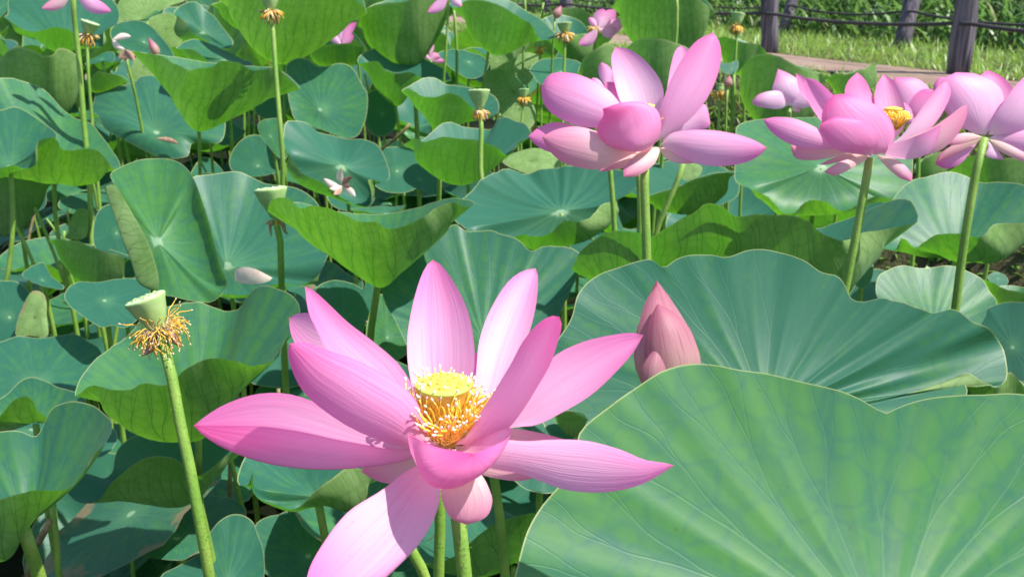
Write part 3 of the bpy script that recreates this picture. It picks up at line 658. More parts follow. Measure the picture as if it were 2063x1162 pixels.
leaf('wide cupped leaf seen from below with a scalloped rim, upper left of centre', (399, 237), 2.3, (.7, .85),
     [(285, 106), (340, 112), (420, 126), (500, 132), (560, 140), (590, 160)],
     [(262, 102), (300, 108), (330, 114), (348, 127), (366, 133), (380, 143), (396, 139), (427, 134), (444, 123), (461, 122), (482, 127), (510, 141), (537, 139), (558, 138), (582, 158), (607, 180)],
     -.05, under=[(263, 104), (300, 138), (327, 162), (358, 206), (399, 239), (448, 232), (516, 209), (565, 186), (606, 182)], st=[(402, 290, 2.32), (403, 350, 2.35)], tone=.12, n=100, rr=14, wave=.003)
leaf('large yellow-green leaf arching in from the left edge, underside curled up in front', (110, 340), 1.95, (.8, .7),
     [(-120, 240), (-80, 180), (0, 157), (28, 158), (65, 169), (92, 183), (114, 207), (131, 224), (152, 238), (183, 248), (204, 272), (224, 300), (240, 325)],
     [(-100, 300), (0, 300), (60, 290), (107, 278), (116, 284), (124, 300), (145, 302), (172, 299), (196, 303), (213, 319), (226, 338), (243, 345)],
     -.05, under=[(-100, 330), (0, 348), (52, 352), (103, 358), (155, 366), (190, 364), (224, 361), (243, 348)], st=[(112, 440, 1.99), (150, 640, 2.05)], tone=.3, n=90, rr=14, wave=.002)
leaf('pale blue-green leaf tip draped in front of the large arching leaf at the left edge', (20, 338), 1.78, .5,
     [(-120, 250), (-80, 225), (0, 222), (31, 215), (52, 224), (84, 245), (107, 262), (116, 275)],
     [(-120, 310), (-60, 350), (0, 340), (28, 333), (45, 339), (64, 337), (72, 325), (72, 303), (75, 287), (88, 280)],
     -.04, under=[(-110, 330), (-60, 362), (0, 358), (28, 345), (50, 341), (66, 338), (74, 310), (88, 282)], st=[(26, 450, 1.8), (14, 560, 1.82), (-8, 640, 1.84)], tone=-.05, wave=.003)
leaf('dull olive underside of a wavy leaf at the left edge, above the arching leaf', (95, 215), 2.6, (.7, .7),
     [(-30, 130), (20, 125), (70, 128), (120, 128), (160, 135)],
     [(-40, 130), (0, 117), (20, 101), (48, 95), (69, 103), (90, 112), (107, 110), (117, 98), (138, 100), (157, 113), (172, 140)],
     -.05, under=[(-40, 150), (0, 190), (60, 220), (110, 220), (150, 200), (172, 150)], tone=.0, wave=.004, st=[(100, 300)])
leaf('wide pale blue leaf in the top left corner under a pink blossom', (130, 95), 3.0, (.7, .8),
     [(15, 30), (20, -20), (70, -45), (125, -48), (190, -25), (232, 5), (241, 28), (237, 47)],
     [(8, 34), (22, 44), (34, 52), (58, 63), (83, 62), (100, 56), (116, 55), (138, 60), (152, 70), (178, 92), (206, 92), (210, 62), (232, 52)],
     -.04, under=[(6, 42), (20, 60), (60, 72), (100, 94), (125, 98), (150, 97), (180, 97), (206, 94), (214, 64), (234, 54)], tone=-.25, n=84, rr=12, wave=.002)
leaf('mint leaf cut off by the top left corner', (-10, 22), 3.4, .6, [(-70, -20), (-20, -40), (20, -30), (34, 0)], [(-60, 30), (-10, 40), (20, 18), (30, 12)], -.04, tone=.1, n=40, rr=8)
leaf('pale folded leaf catching the sun at the top edge left of the tall cupped leaf', (295, 42), 3.25, (.4, .4),
     [(238, 10), (262, -20), (310, -25), (355, -12), (372, 2)], [(242, 36), (262, 44), (282, 44), (305, 30), (324, 14), (350, 8)], .05, flip=True, tone=.4, n=48, rr=8)  # turned over so its paler underside faces up
leaf('mottled shaded leaf hanging behind the pale folded leaf', (335, 60), 3.4, .4, [(300, 40), (318, 30), (345, 28), (360, 42)], [(302, 66), (325, 86), (350, 95), (368, 80)], .03, flip=True, tone=.1, n=40, rr=8)
leaf('upright teal leaf tilted left with its lower edge folded, beside the tall cupped leaf', (410, 66), 3.1, (.45, .5),
     [(352, 22), (362, 12), (390, 3), (412, 18), (432, 34), (448, 55), (470, 84)], [(350, 28), (372, 42), (384, 62), (400, 74), (416, 82), (440, 96), (466, 96)],
     -.02, under=[(345, 40), (352, 66), (372, 82), (400, 84), (430, 92), (466, 97)], tone=-.2, n=60, rr=10)
leaf('teal leaf with a raised bright green lip behind the scalloped cupped leaf', (455, 122), 2.75, (.7, .6),
     [(355, 95), (376, 82), (410, 82), (444, 98), (482, 115), (512, 132)], [(352, 96), (378, 100), (396, 104), (412, 116), (426, 132), (460, 140), (508, 138)],
     -.03, under=[(350, 97), (372, 112), (396, 132), (420, 140), (460, 144), (508, 140)], tone=-.05, n=60, rr=10)
leaf('rounded shaded teal leaf behind the withered brown flower', (290, 85), 3.1, .55,
     [(222, 62), (242, 45), (278, 41), (304, 53), (328, 78), (350, 110)], [(228, 85), (255, 105), (290, 118), (330, 125), (352, 122)], -.04, tone=-.1, n=56, rr=10)
leaf('short bright green leaf underside between the thick stalk and the dished leaf', (225, 162), 2.8, (.5, .6),
     [(180, 160), (205, 150), (235, 150), (258, 160)], [(174, 168), (185, 155), (198, 144), (214, 147), (235, 151), (252, 160), (262, 165)], -.03, under=[(174, 172), (185, 184), (215, 178), (245, 170), (262, 167)], tone=.45, n=48, rr=8)
leaf('narrow bluish leaf edge twisted beside the thick stalk, left', (205, 120), 2.9, (.5, .3), [(172, 126), (190, 118), (208, 107), (230, 106), (232, 118)], [(172, 132), (190, 128), (210, 124), (226, 126)], .02, tone=-.5, n=40, rr=8)
leaf('pale sunlit flap of leaf behind the withered brown flower', (290, 135), 2.9, (.3, .3), [(262, 142), (276, 114), (290, 120), (308, 136), (320, 152)], [(256, 152), (275, 165), (298, 160), (318, 154)], .04, flip=True, tone=.5, n=40, rr=8)
leaf('tall bright green cupped leaf seen from below at the top left, its ribs fanning up', (571, 101), 2.85, (.75, .85),
     [(440, -18), (500, -32), (570, -38), (650, -34), (720, -20)], [(428, -10), (460, -14), (520, -22), (575, -14), (620, -20), (680, -12), (716, 0), (734, 14), (741, 32)],
     -.05, under=[(430, -6), (470, 40), (510, 80), (571, 103), (640, 86), (700, 56), (740, 34)], st=[(573, 160, 2.87), (572, 250, 2.9)], tone=.35, n=84, rr=12, wave=.003)
leaf('deep green leaf underside low at the top edge left of the tall cupped leaf', (500, 52), 3.3, (.6, .7), [(430, 8), (470, -8), (520, -12), (560, 0)], [(425, 12), (445, 4), (480, 0), (530, 0), (565, 8)], -.04, under=[(428, 16), (460, 42), (500, 54), (540, 46), (566, 12)], st=[(493, 120)], tone=.1, n=48, rr=8)
leaf('two-toned upright cupped leaf with a pale streak, top centre', (829, 107), 3.0, (.75, .85),
     [(735, 20), (780, 0), (830, -12), (880, -22), (905, -8)], [(720, 56), (727, 34), (739, 17), (770, 7), (817, 3), (838, -10), (862, -22), (890, -18), (908, 0), (912, 30)],
     -.05, under=[(720, 58), (744, 90), (782, 104), (829, 108), (856, 94), (894, 56), (912, 32)], tone=.15, n=72, rr=12, wave=.003)
leaf('broad cupped leaf with a blue upper face and bright green front, top centre', (986, 84), 2.9, (.85, .75),
     [(905, 10), (925, -18), (960, -22), (1000, -12), (1032, 4), (1058, 20), (1089, 38), (1112, 60), (1122, 73)],
     [(918, 16), (935, 2), (972, 1), (1010, 12), (1030, 24), (1046, 34), (1058, 42), (1068, 48), (1078, 62), (1084, 76), (1106, 80)],
     -.05, under=[(922, 22), (948, 60), (986, 86), (1010, 98), (1035, 97), (1060, 88), (1084, 78), (1108, 81)], st=[(982, 120, 2.92), (974, 170, 2.95)], tone=-.05, n=84, rr=12, wave=.003)
leaf('teal leaf with a bright turned-up front rim under the top centre blossom', (796, 200), 2.9, (.75, .7),
     [(722, 116), (745, 100), (769, 96), (790, 106), (818, 107), (838, 112), (866, 124), (893, 138), (906, 152)],
     [(721, 128), (745, 124), (762, 124), (776, 141), (800, 148), (827, 145), (848, 156), (880, 160), (908, 163)],
     -.05, under=[(721, 131), (740, 150), (770, 185), (797, 202), (815, 198), (840, 172), (880, 165), (908, 164)], tone=-.3, n=72, rr=12, wave=.003)
leaf('teal leaf with a green flared front, left of the middle seed pod', (888, 254), 2.5, (.75, .75),
     [(812, 180), (831, 169), (855, 157), (879, 158), (896, 169), (922, 172), (960, 180), (998, 195), (1006, 214)],
     [(808, 185), (820, 179), (838, 186), (848, 193), (879, 195), (903, 188), (924, 193), (948, 213), (975, 235), (1002, 228)],
     -.05, under=[(804, 188), (838, 212), (866, 240), (889, 256), (920, 250), (950, 240), (980, 240), (1002, 232)], tone=-.1, n=76, rr=12, wave=.003)
leaf('blue-topped cupped leaf with a broad green front below the middle seed pod', (941, 354), 2.1, (.8, .8),
     [(845, 285), (866, 270), (886, 252), (907, 246), (934, 255), (962, 258), (990, 260), (1004, 239), (1022, 236), (1041, 244), (1058, 248), (1071, 270)],
     [(812, 292), (838, 280), (852, 286), (872, 281), (896, 275), (924, 279), (948, 281), (975, 286), (1000, 296), (1022, 312), (1046, 286), (1066, 278)],
     -.05, under=[(811, 293), (838, 324), (872, 344), (913, 355), (955, 353), (993, 337), (1024, 314), (1048, 290), (1066, 281)], tone=-.25, n=90, rr=14, wave=.003)
leaf('pale streaked leaf underside left of the middle blossom', (1070, 325), 2.3, (.4, .5), [(1015, 322), (1032, 310), (1065, 300), (1092, 300), (1130, 316)], [(1012, 326), (1030, 338), (1066, 350), (1112, 346), (1130, 330)], .06, flip=True, tone=.1, n=48, rr=8)
leaf('teal leaf low behind the top centre blossom', (945, 125), 3.4, .7, [(882, 110), (893, 102), (924, 100), (955, 107), (972, 114), (986, 128)], [(900, 130), (920, 146), (948, 159), (972, 152)], -.04, tone=-.25, n=56, rr=8)
leaf('teal leaf under the small dried pod right of top centre', (1130, 145), 3.05, .7, [(1066, 142), (1082, 124), (1113, 117), (1144, 119), (1172, 128)], [(1072, 150), (1086, 168), (1130, 165), (1164, 150)], -.04, tone=-.2, n=56, rr=8)
leaf('shaded olive leaf hanging behind the middle seed pod', (1035, 185), 3.0, .4, [(978, 148), (1003, 138), (1027, 144), (1048, 165), (1065, 190)], [(985, 200), (1020, 240), (1060, 262), (1080, 240)], .04, flip=True, tone=-.1, n=48, rr=8)
leaf('pale grey curled leaf between the middle and the small dried pods', (1060, 140), 3.35, (.3, .3), [(1036, 140), (1045, 112), (1065, 106), (1084, 114)], [(1040, 152), (1058, 172), (1072, 160), (1080, 136)], .05, flip=True, tone=.2, n=40, rr=8)
leaf('small blue-topped leaf under the dried pod right of top centre', (1150, 120), 3.2, (.8, .8), [(1090, 40), (1115, 30), (1150, 34), (1172, 45), (1184, 62)], [(1088, 42), (1100, 52), (1118, 66), (1140, 74), (1160, 70), (1184, 66)], -.04, under=[(1088, 46), (1110, 84), (1145, 112), (1180, 114), (1198, 90), (1190, 66)], tone=-.3, n=56, rr=10, wave=.003)
leaf('large green leaf underside at the top edge above the middle blossom', (1345, 98), 2.6, (.7, .8), [(1250, 0), (1300, -25), (1360, -30), (1410, -12)], [(1232, 20), (1245, 0), (1290, -14), (1340, -10), (1400, -4), (1425, 12), (1443, 28)], -.05, under=[(1233, 26), (1268, 72), (1320, 98), (1370, 98), (1410, 78), (1442, 32)], tone=.12, n=64, rr=10, wave=.003)
leaf('deep green leaf underside tucked behind the top petals of the middle blossom', (1345, 190), 2.2, (.7, .75), [(1270, 100), (1310, 88), (1360, 92), (1400, 110)], [(1255, 110), (1272, 88), (1294, 77), (1320, 77), (1354, 84), (1384, 95), (1412, 120)], -.04, under=[(1256, 116), (1280, 160), (1340, 190), (1390, 170), (1412, 126)], tone=.0, n=56, rr=10, wave=.003)
leaf('rounded green leaf behind the upper left petal of the middle blossom', (1200, 165), 2.4, (.7, .7), [(1170, 130), (1200, 110), (1235, 100), (1262, 112)], [(1163, 150), (1172, 125), (1190, 105), (1210, 93), (1222, 87), (1240, 94), (1262, 118)], -.03, under=[(1163, 154), (1180, 172), (1205, 170), (1240, 160), (1262, 122)], tone=.1, n=48, rr=8)
leaf('olive green leaf behind the right petals of the middle blossom', (1500, 140), 2.8, (.7, .7), [(1445, 90), (1480, 78), (1520, 90), (1542, 104)], [(1438, 80), (1460, 74), (1490, 84), (1525, 89), (1546, 106)], -.03, under=[(1440, 92), (1470, 130), (1500, 142), (1530, 125), (1546, 110)], tone=.05, n=48, rr=8)
leaf('bright lime leaf folded behind the drooping pale blossom on the right', (1590, 225), 2.40, (.75, .75),
     [(1500, 140), (1530, 125), (1590, 128), (1640, 142), (1670, 156)], [(1484, 150), (1500, 131), (1518, 112), (1545, 108), (1566, 113), (1590, 124), (1618, 138), (1645, 147), (1672, 155)],
     -.04, under=[(1484, 156), (1496, 205), (1530, 232), (1590, 236), (1640, 215), (1672, 160)], tone=.45, n=64, rr=10, wave=.003)
leaf('lime leaf peeping between the right blossoms beside the path', (1730, 190), 2.45, (.75, .6), [(1665, 160), (1700, 150), (1735, 140), (1765, 128)], [(1662, 166), (1675, 151), (1710, 149), (1735, 144), (1752, 130), (1770, 126)], -.03, under=[(1664, 172), (1700, 195), (1740, 190), (1768, 150), (1772, 130)], tone=.45, n=48, rr=8)
leaf('tiny blue leaf tip right of the tall petal', (1475, 140), 2.5, .5, [(1451, 128), (1468, 128), (1486, 122)], [(1452, 142), (1472, 150), (1487, 138)], .0, tone=-.5, n=32, rr=6)
leaf('big mint leaf with a scalloped lip spread under the right blossoms', (1655, 335), 1.72, (.75, .6),
     [(1480, 350), (1483, 290), (1484, 256), (1500, 246), (1538, 240), (1600, 236), (1700, 240), (1790, 262), (1835, 300), (1838, 350)],
     [(1482, 366), (1510, 380), (1541, 393), (1562, 411), (1578, 428), (1602, 428), (1618, 409), (1640, 402), (1664, 407), (1687, 423), (1712, 421), (1735, 408), (1765, 395), (1806, 404), (1832, 392)],
     -.05, under=[(1482, 370), (1540, 402), (1577, 430), (1604, 432), (1640, 434), (1690, 428), (1722, 420), (1765, 405), (1806, 410), (1832, 395)], tone=.28, n=100, rr=14, wave=.003)
leaf('broad pale leaf with a raised green lip at the right edge under the cropped blossom', (1925, 520), 1.62, (.7, .7),
     [(1768, 470), (1800, 400), (1836, 364), (1872, 354), (1910, 346), (1948, 355), (1970, 367), (2018, 366), (2060, 371), (2120, 400)],
     [(1768, 494), (1790, 502), (1808, 501), (1816, 480), (1826, 484), (1842, 499), (1862, 487), (1880, 475), (1902, 470), (1930, 470), (1948, 471), (1968, 478), (1986, 472), (1994, 459), (2008, 451), (2062, 449), (2110, 445)],
     -.05, under=[(1768, 496), (1806, 504), (1830, 508), (1850, 502), (1900, 512), (1944, 518), (1976, 516), (2018, 516), (2060, 492), (2110, 450)], tone=.05, n=100, rr=14, wave=.003)
leaf('green leaf underside at the right edge below the cropped blossom', (2010, 400), 2.1, (.6, .7), [(1910, 350), (1960, 330), (2040, 326), (2110, 345)], [(1900, 352), (1925, 335), (1950, 318), (1998, 316), (2062, 324), (2115, 350)], -.03, under=[(1900, 356), (1950, 380), (2010, 402), (2070, 395), (2115, 356)], tone=.1, n=48, rr=8)
leaf('bright green leaf tip between the two right blossoms', (1875, 350), 2.0, (.6, .6), [(1845, 330), (1880, 310), (1920, 306)], [(1842, 342), (1860, 322), (1890, 306), (1922, 310)], -.02, under=[(1842, 346), (1868, 362), (1900, 350), (1922, 316)], tone=.4, n=40, rr=8)
leaf('smooth mint leaf at the right edge, half covered by the creased lobe', (1880, 665), 1.34, (.65, .6),
     [(1766, 590), (1770, 556), (1790, 543), (1817, 535), (1852, 540), (1893, 535), (1924, 537), (1955, 549), (1979, 562), (1994, 585), (2008, 602)],
     [(1790, 630), (1830, 690), (1890, 720), (1950, 705), (2000, 650)], -.05, tone=.15, n=84, rr=14)
leaf('dark shaded leaf at the right edge behind the creased lobe', (2040, 700), 1.26, 1.5, [(1960, 660), (1985, 628), (2012, 610), (2050, 608), (2110, 630)], [(1970, 720), (2010, 760), (2060, 770), (2110, 740)], -.02, tone=-.3, n=60, rr=10, side=-1.1)
leaf('lime leaf rim curling at the right edge above the dark shaded leaf', (2045, 612), 1.5, (.6, .6), [(1985, 580), (2020, 575), (2070, 580)], [(1982, 562), (1996, 568), (2030, 583), (2080, 590)], -.03, under=[(1984, 580), (2005, 606), (2045, 614), (2080, 604)], tone=.3, n=40, rr=8)
leaf('small blue leaf low among the weeds near the right edge', (2010, 560), 1.75, .7, [(1990, 556), (2005, 548), (2022, 552), (2032, 566)], [(1994, 568), (2012, 578), (2028, 574)], -.02, tone=-.3, n=32, rr=6)
leaf('small dark leaf behind the right blossom stalk', (1738, 550), 1.8, .6, [(1718, 545), (1735, 530), (1756, 526), (1760, 542)], [(1720, 570), (1738, 582), (1752, 570)], -.02, tone=-.1, n=32, rr=6)
leaf('bright green leaf below the right end of the creased lobe', (2020, 815), .98, (.5, .6), [(1945, 775), (1985, 770), (2040, 760), (2080, 790)], [(1944, 782), (1952, 752), (1975, 765), (2010, 780), (2034, 748), (2080, 800)], -.02, under=[(1944, 790), (1980, 815), (2030, 815), (2080, 808)], tone=.3, n=48, rr=8)
# lower left
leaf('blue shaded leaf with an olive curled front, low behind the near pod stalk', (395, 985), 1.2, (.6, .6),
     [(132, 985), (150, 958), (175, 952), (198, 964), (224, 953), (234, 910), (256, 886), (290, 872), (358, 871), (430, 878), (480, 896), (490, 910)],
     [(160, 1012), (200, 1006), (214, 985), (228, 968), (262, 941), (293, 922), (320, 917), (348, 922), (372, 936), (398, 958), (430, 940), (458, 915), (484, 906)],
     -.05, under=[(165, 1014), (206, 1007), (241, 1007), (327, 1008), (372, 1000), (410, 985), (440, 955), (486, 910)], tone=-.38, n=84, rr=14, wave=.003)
leaf('low leaf with a brown burnt corner, its navel ringed brown, bottom left', (357, 1086), 1.45, (.7, .6),
     [(181, 1034), (193, 1017), (220, 1005), (324, 1000), (396, 998), (465, 1003), (496, 1024)],
     [(181, 1055), (196, 1073), (214, 1103), (238, 1118), (275, 1111), (296, 1123), (327, 1127), (362, 1127), (396, 1113), (440, 1100), (480, 1062)], .02, tone=-.08, wear=.75, n=84, rr=14)
leaf('tilted dark leaf right of the near pod stalk at the bottom edge', (455, 1180), 1.22, (.6, .5), [(322, 1162), (355, 1141), (396, 1117), (420, 1075), (444, 1048), (465, 1036), (489, 1037), (510, 1051), (518, 1073), (530, 1105)], [(330, 1220), (400, 1250), (490, 1240), (530, 1170)], -.03, tone=-.1, n=72, rr=12)
leaf('wide dark green leaf in shade left of the lowest long petal', (620, 1120), 1.36, (.6, .5), [(510, 1085), (516, 1055), (540, 1040), (585, 1030), (640, 1008), (700, 1005), (745, 1030)], [(520, 1130), (580, 1190), (660, 1210), (735, 1150)], -.04, tone=.0, n=64, rr=12)
leaf('light turquoise leaf with curled tips just under the long left petal', (640, 1000), .98, (.6, .6),
     [(478, 970), (480, 953), (490, 926), (500, 913), (534, 922), (585, 935), (650, 928), (720, 930), (790, 950)],
     [(484, 978), (500, 975), (509, 950), (513, 994), (528, 1006), (558, 1017), (590, 1026), (607, 1017), (637, 986), (666, 965), (706, 940), (770, 962)],
     -.05, under=[(484, 980), (503, 978), (512, 994), (528, 1008), (558, 1019), (592, 1030), (650, 1016), (720, 1018), (770, 975)], tone=-.1, n=96, rr=14, wave=.003)
leaf('green leaf underside behind the small right upper petal of the open flower', (1165, 868), .9, (.5, .5), [(1115, 835), (1140, 826), (1175, 832)], [(1112, 838), (1132, 828), (1158, 830), (1186, 846)], -.02, under=[(1112, 840), (1140, 868), (1166, 870), (1186, 852)], tone=.2, n=40, rr=8)
leaf('dark teal leaf in shade behind the right petals of the open flower', (1090, 900), 1.15, .6, [(1010, 850), (1060, 836), (1120, 838), (1165, 850)], [(1010, 930), (1060, 985), (1120, 990), (1170, 930)], -.04, tone=-.2, n=56, rr=10)
leaf('grey-green leaf bent in a fold left of the open flower', (690, 650), 1.52, (.5, .6), [(630, 610), (642, 575), (670, 564), (700, 568), (720, 575), (732, 583), (742, 560), (757, 559)], [(635, 660), (670, 700), (720, 690), (740, 640), (756, 600)], -.03, tone=-.22, n=60, rr=12)
leaf('flat green leaf half in shade between the straight stalk and the tall back petal', (780, 680), 1.56, .6, [(740, 650), (756, 610), (770, 590), (784, 618), (800, 634), (830, 640)], [(740, 700), (770, 730), (810, 720), (840, 680)], -.03, tone=.3, n=48, rr=8)
leaf('olive leaf underside hanging at the left edge beneath the draped tip', (40, 440), 2.1, (.5, .5), [(-80, 355), (0, 350), (60, 358), (110, 368)], [(-80, 360), (0, 352), (60, 356), (112, 366)], -.03, under=[(-80, 420), (-10, 456), (30, 448), (78, 412), (112, 376)], tone=-.2, n=56, rr=10)
leaf('dark teal leaf in the gap beside the rolled leaf', (235, 470), 1.9, .45, [(190, 445), (205, 418), (225, 410), (245, 420)], [(192, 500), (225, 520), (255, 515), (268, 490)], -.02, tone=-.25, n=40, rr=8)
leaf('olive leaf underside low in the left gap between stalks', (180, 560), 1.85, (.5, .5), [(98, 486), (150, 488), (210, 500), (260, 515)], [(96, 484), (135, 482), (180, 495), (230, 512), (268, 520)], -.03, under=[(98, 492), (140, 540), (190, 565), (240, 566), (268, 540)], tone=-.2, n=48, rr=8)
leaf('pale sunlit leaf sliver standing in the left gap', (152, 465), 2.0, .3, [(136, 470), (148, 430), (162, 420), (176, 424)], [(134, 480), (150, 482), (172, 478), (178, 450)], .04, flip=True, tone=.3, n=32, rr=6)
leaf('small blue leaf low in the left gap beneath leaning stalks', (85, 565), 1.75, .8, [(44, 552), (72, 532), (86, 528), (104, 556), (130, 578)], [(50, 560), (80, 574), (112, 582), (128, 582)], -.02, tone=-.4, n=40, rr=8)
leaf('withered whitish leaf hanging above the dark teal leaf at the left', (70, 640), 1.7, .3, [(54, 600), (70, 585), (88, 592), (94, 610)], [(32, 676), (60, 676), (96, 676), (94, 640)], .05, flip=True, tone=.2, wear=.7, n=40, rr=8)
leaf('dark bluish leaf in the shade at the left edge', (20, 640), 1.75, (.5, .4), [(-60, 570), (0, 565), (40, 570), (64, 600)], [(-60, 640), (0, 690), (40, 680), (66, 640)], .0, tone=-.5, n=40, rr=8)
leaf('small bluish leaf low in the centre gap', (845, 362), 2.6, .7, [(812, 350), (830, 332), (850, 330), (868, 335)], [(815, 365), (850, 385), (880, 392), (884, 370)], -.02, tone=-.35, n=40, rr=8)
leaf('blue leaf below the withered star of petals', (720, 405), 2.5, .7, [(660, 385), (690, 370), (735, 370), (752, 385)], [(665, 410), (700, 425), (740, 418), (755, 400)], -.02, tone=-.3, n=40, rr=8)
leaf('green leaf rim rising behind the bright cupped leaf', (780, 430), 1.95, (.5, .6), [(710, 420), (760, 416), (810, 415)], [(702, 420), (728, 425), (770, 432), (800, 425), (820, 412)], -.02, under=[(702, 428), (740, 448), (790, 450), (822, 425)], tone=.1, n=40, rr=8)
leaf('shaded blue-green leaf right of centre behind the middle blossom stalks', (1400, 380), 2.2, .6, [(1290, 345), (1340, 325), (1410, 325), (1470, 345), (1490, 370)], [(1300, 400), (1360, 425), (1430, 420), (1485, 395)], -.04, tone=-.3, n=56, rr=10)
leaf('green leaf underside sloping beneath the middle blossom stalks', (1390, 410), 1.9, (.5, .6), [(1290, 400), (1350, 380), (1430, 350), (1480, 345)], [(1288, 402), (1340, 385), (1400, 362), (1450, 348), (1484, 350)], -.02, under=[(1290, 408), (1340, 424), (1400, 420), (1460, 390), (1485, 358)], tone=.15, n=40, rr=8)
leaf('pale torn leaf scrap beside the middle blossom stalk', (1395, 345), 2.0, .3, [(1374, 350), (1382, 328), (1400, 330), (1414, 336)], [(1376, 362), (1392, 362), (1412, 350)], .03, flip=True, tone=.3, n=32, rr=6)
leaf('big green leaf underside dim behind the flat mint leaf at top', (720, 110), 3.4, (.5, .6), [(630, 108), (660, 96), (700, 92), (735, 98)], [(615, 104), (650, 92), (690, 88), (740, 96)], .02, under=[(616, 118), (650, 132), (700, 130), (740, 118)], flip=True, tone=.2, n=40, rr=8)

leaf('leaf hanging between the dished leaf and the scalloped bluish leaf', (520, 335), 2.75, (.4, .5), [(462, 320), (478, 290), (500, 274), (518, 271), (540, 285), (566, 318)], [(468, 345), (500, 356), (540, 352), (570, 338)], .0, tone=-.2, n=48, rr=8)
leaf('small blue leaf with a pointed tip right of the dished leaf', (462, 275), 2.9, .7, [(448, 240), (466, 246), (484, 258), (495, 264)], [(440, 290), (460, 292), (486, 276)], -.02, tone=-.4, n=40, rr=8)
leaf('small leaf hanging just behind the tall orange-skirted pod stalk', (545, 275), 2.6, (.4, .4), [(520, 250), (538, 240), (562, 240), (574, 258)], [(524, 272), (542, 296), (562, 318), (576, 320)], .0, tone=.1, n=40, rr=8)
leaf('dark leaf in shade left of the round mint leaf', (540, 190), 3.1, .4, [(508, 160), (530, 150), (560, 150), (582, 170)], [(510, 220), (535, 240), (565, 235), (584, 215)], -.03, tone=-.1, n=40, rr=8)
leaf('dark blue leaf in the shade right of the round mint leaf', (770, 230), 3.1, .4, [(740, 190), (765, 180), (790, 190), (800, 215)], [(742, 260), (765, 275), (790, 265), (800, 240)], -.03, tone=-.4, n=40, rr=8)
leaf('shaded leaf deep in the gap left of the middle seed pod stalk', (800, 345), 2.8, .6, [(750, 310), (790, 296), (840, 300), (860, 320)], [(752, 370), (800, 390), (850, 372), (866, 345)], -.03, tone=-.2, n=40, rr=8)
# leaves nobody can tell apart: low shaded ones in the gaps, and the field behind
MARKS = [('the thick stalk at the top left', 165, 150), ('the tall ribbed cupped leaf', 571, 60), ('the round mint leaf', 644, 215), ('the two-toned cupped leaf', 829, 60), ('the middle seed pod', 965, 205), ('the dished leaf', 316, 240), ('the scalloped cupped leaf', 420, 180), ('the rolled leaf', 330, 460), ('the near seed pod', 300, 640), ('the open front flower', 900, 800), ('the middle blossom', 1300, 230), ('the pink bud', 1345, 690), ('the right blossoms', 1780, 250), ('the far leaning blossom', 1210, 55), ('the leaf with the withered star', 690, 350), ('the bright cupped leaf', 763, 480), ('the creased broad leaf', 1600, 650), ('the cropped blossom', 1990, 240), ('the arching left leaf', 120, 280), ('the burnt-cornered leaf', 330, 1070)]
TAKEN = {}
def pixel(p):
    q = np.asarray(p)-CAM; dd = q@FW; return CX+F*(q@RT)/dd, CY-F*(q@UP)/dd
def place(p):
    x, y = pixel(p); best = min(MARKS, key=lambda m: (m[1]-x)**2+(m[2]-y)**2); dx, dy = x-best[1], y-best[2]
    v = 'above' if dy < -25 else 'below' if dy > 25 else ''; h = 'left of' if dx < -25 else 'right of' if dx > 25 else ''
    if abs(dx) > 2.2*abs(dy): v = ''
    if abs(dy) > 2.2*abs(dx): h = ''
    return (f'{v} and {h} {best[0]}' if v and h else f'{v or h} {best[0]}' if v or h else f'beside {best[0]}')
def unique(parts, where):
    for k in range(1, len(parts)+1):
        l = ' '.join(parts[len(parts)-k:])+' '+where
        if l not in TAKEN: break
    TAKEN[l] = 1; return l
def low_leaves(n, dr, zr, Rr, label, group, pxr, tone=(-.4, .2), tiltmax=.5, smax=-1.9, cup=(-.1, .45)):
    c = 0; tries = 0; used = []
    while c < n and tries < n*60:
        tries += 1; d = rng.uniform(*dr); px = rng.uniform(*pxr); x = (px-CX)/F*d; y = d*.97; s, t = st(x, y)
        if s > smax: continue
        z = rng.uniform(*zr); Rm = rng.uniform(*Rr)
        if any((x-a)**2+(y-b)**2 < (.55*(Rm+r2))**2 and abs(z-q) < .12 for a, b, q, r2 in used): continue
        used.append((x, y, z, Rm)); c += 1
        tl = rng.uniform(0, tiltmax); cu = rng.uniform(*cup); to = rng.uniform(*tone)
        lab = unique(['smaller' if Rm < sum(Rr)/2 else 'larger', 'bluish' if to < -.15 else 'yellowish' if to > .2 else 'green', 'flat' if cu < .12 else 'tilted' if tl > .4 else 'cupped', label], place((x, y, z)))
        leaf3(lab, (x, y, z), Rm, tl, rng.uniform(0, 6.28), cu, to, group, wear=float(rng.random() < .15)*.7)
low_leaves(56, (1.15, 2.2), (.10, .34), (.10, .16), 'shaded low leaf', 'shaded leaves low among the stalks', (-150, 2200))
low_leaves(110, (2.1, 4.2), (.10, .44), (.13, .21), 'half hidden leaf', 'half hidden leaves in the middle of the pond', (-120, 1700))
low_leaves(90, (3.7, 6.2), (.45, .78), (.15, .24), 'far leaf', 'leaves in the far part of the pond', (-120, 1250), (-.4, .4), .9, -1.75, (.0, .75))
low_leaves(60, (6.2, 13), (.60, .90), (.16, .26), 'distant leaf', 'leaves at the back of the pond', (-150, 1150), (-.4, .4), .9, -1.75, (.0, .75))
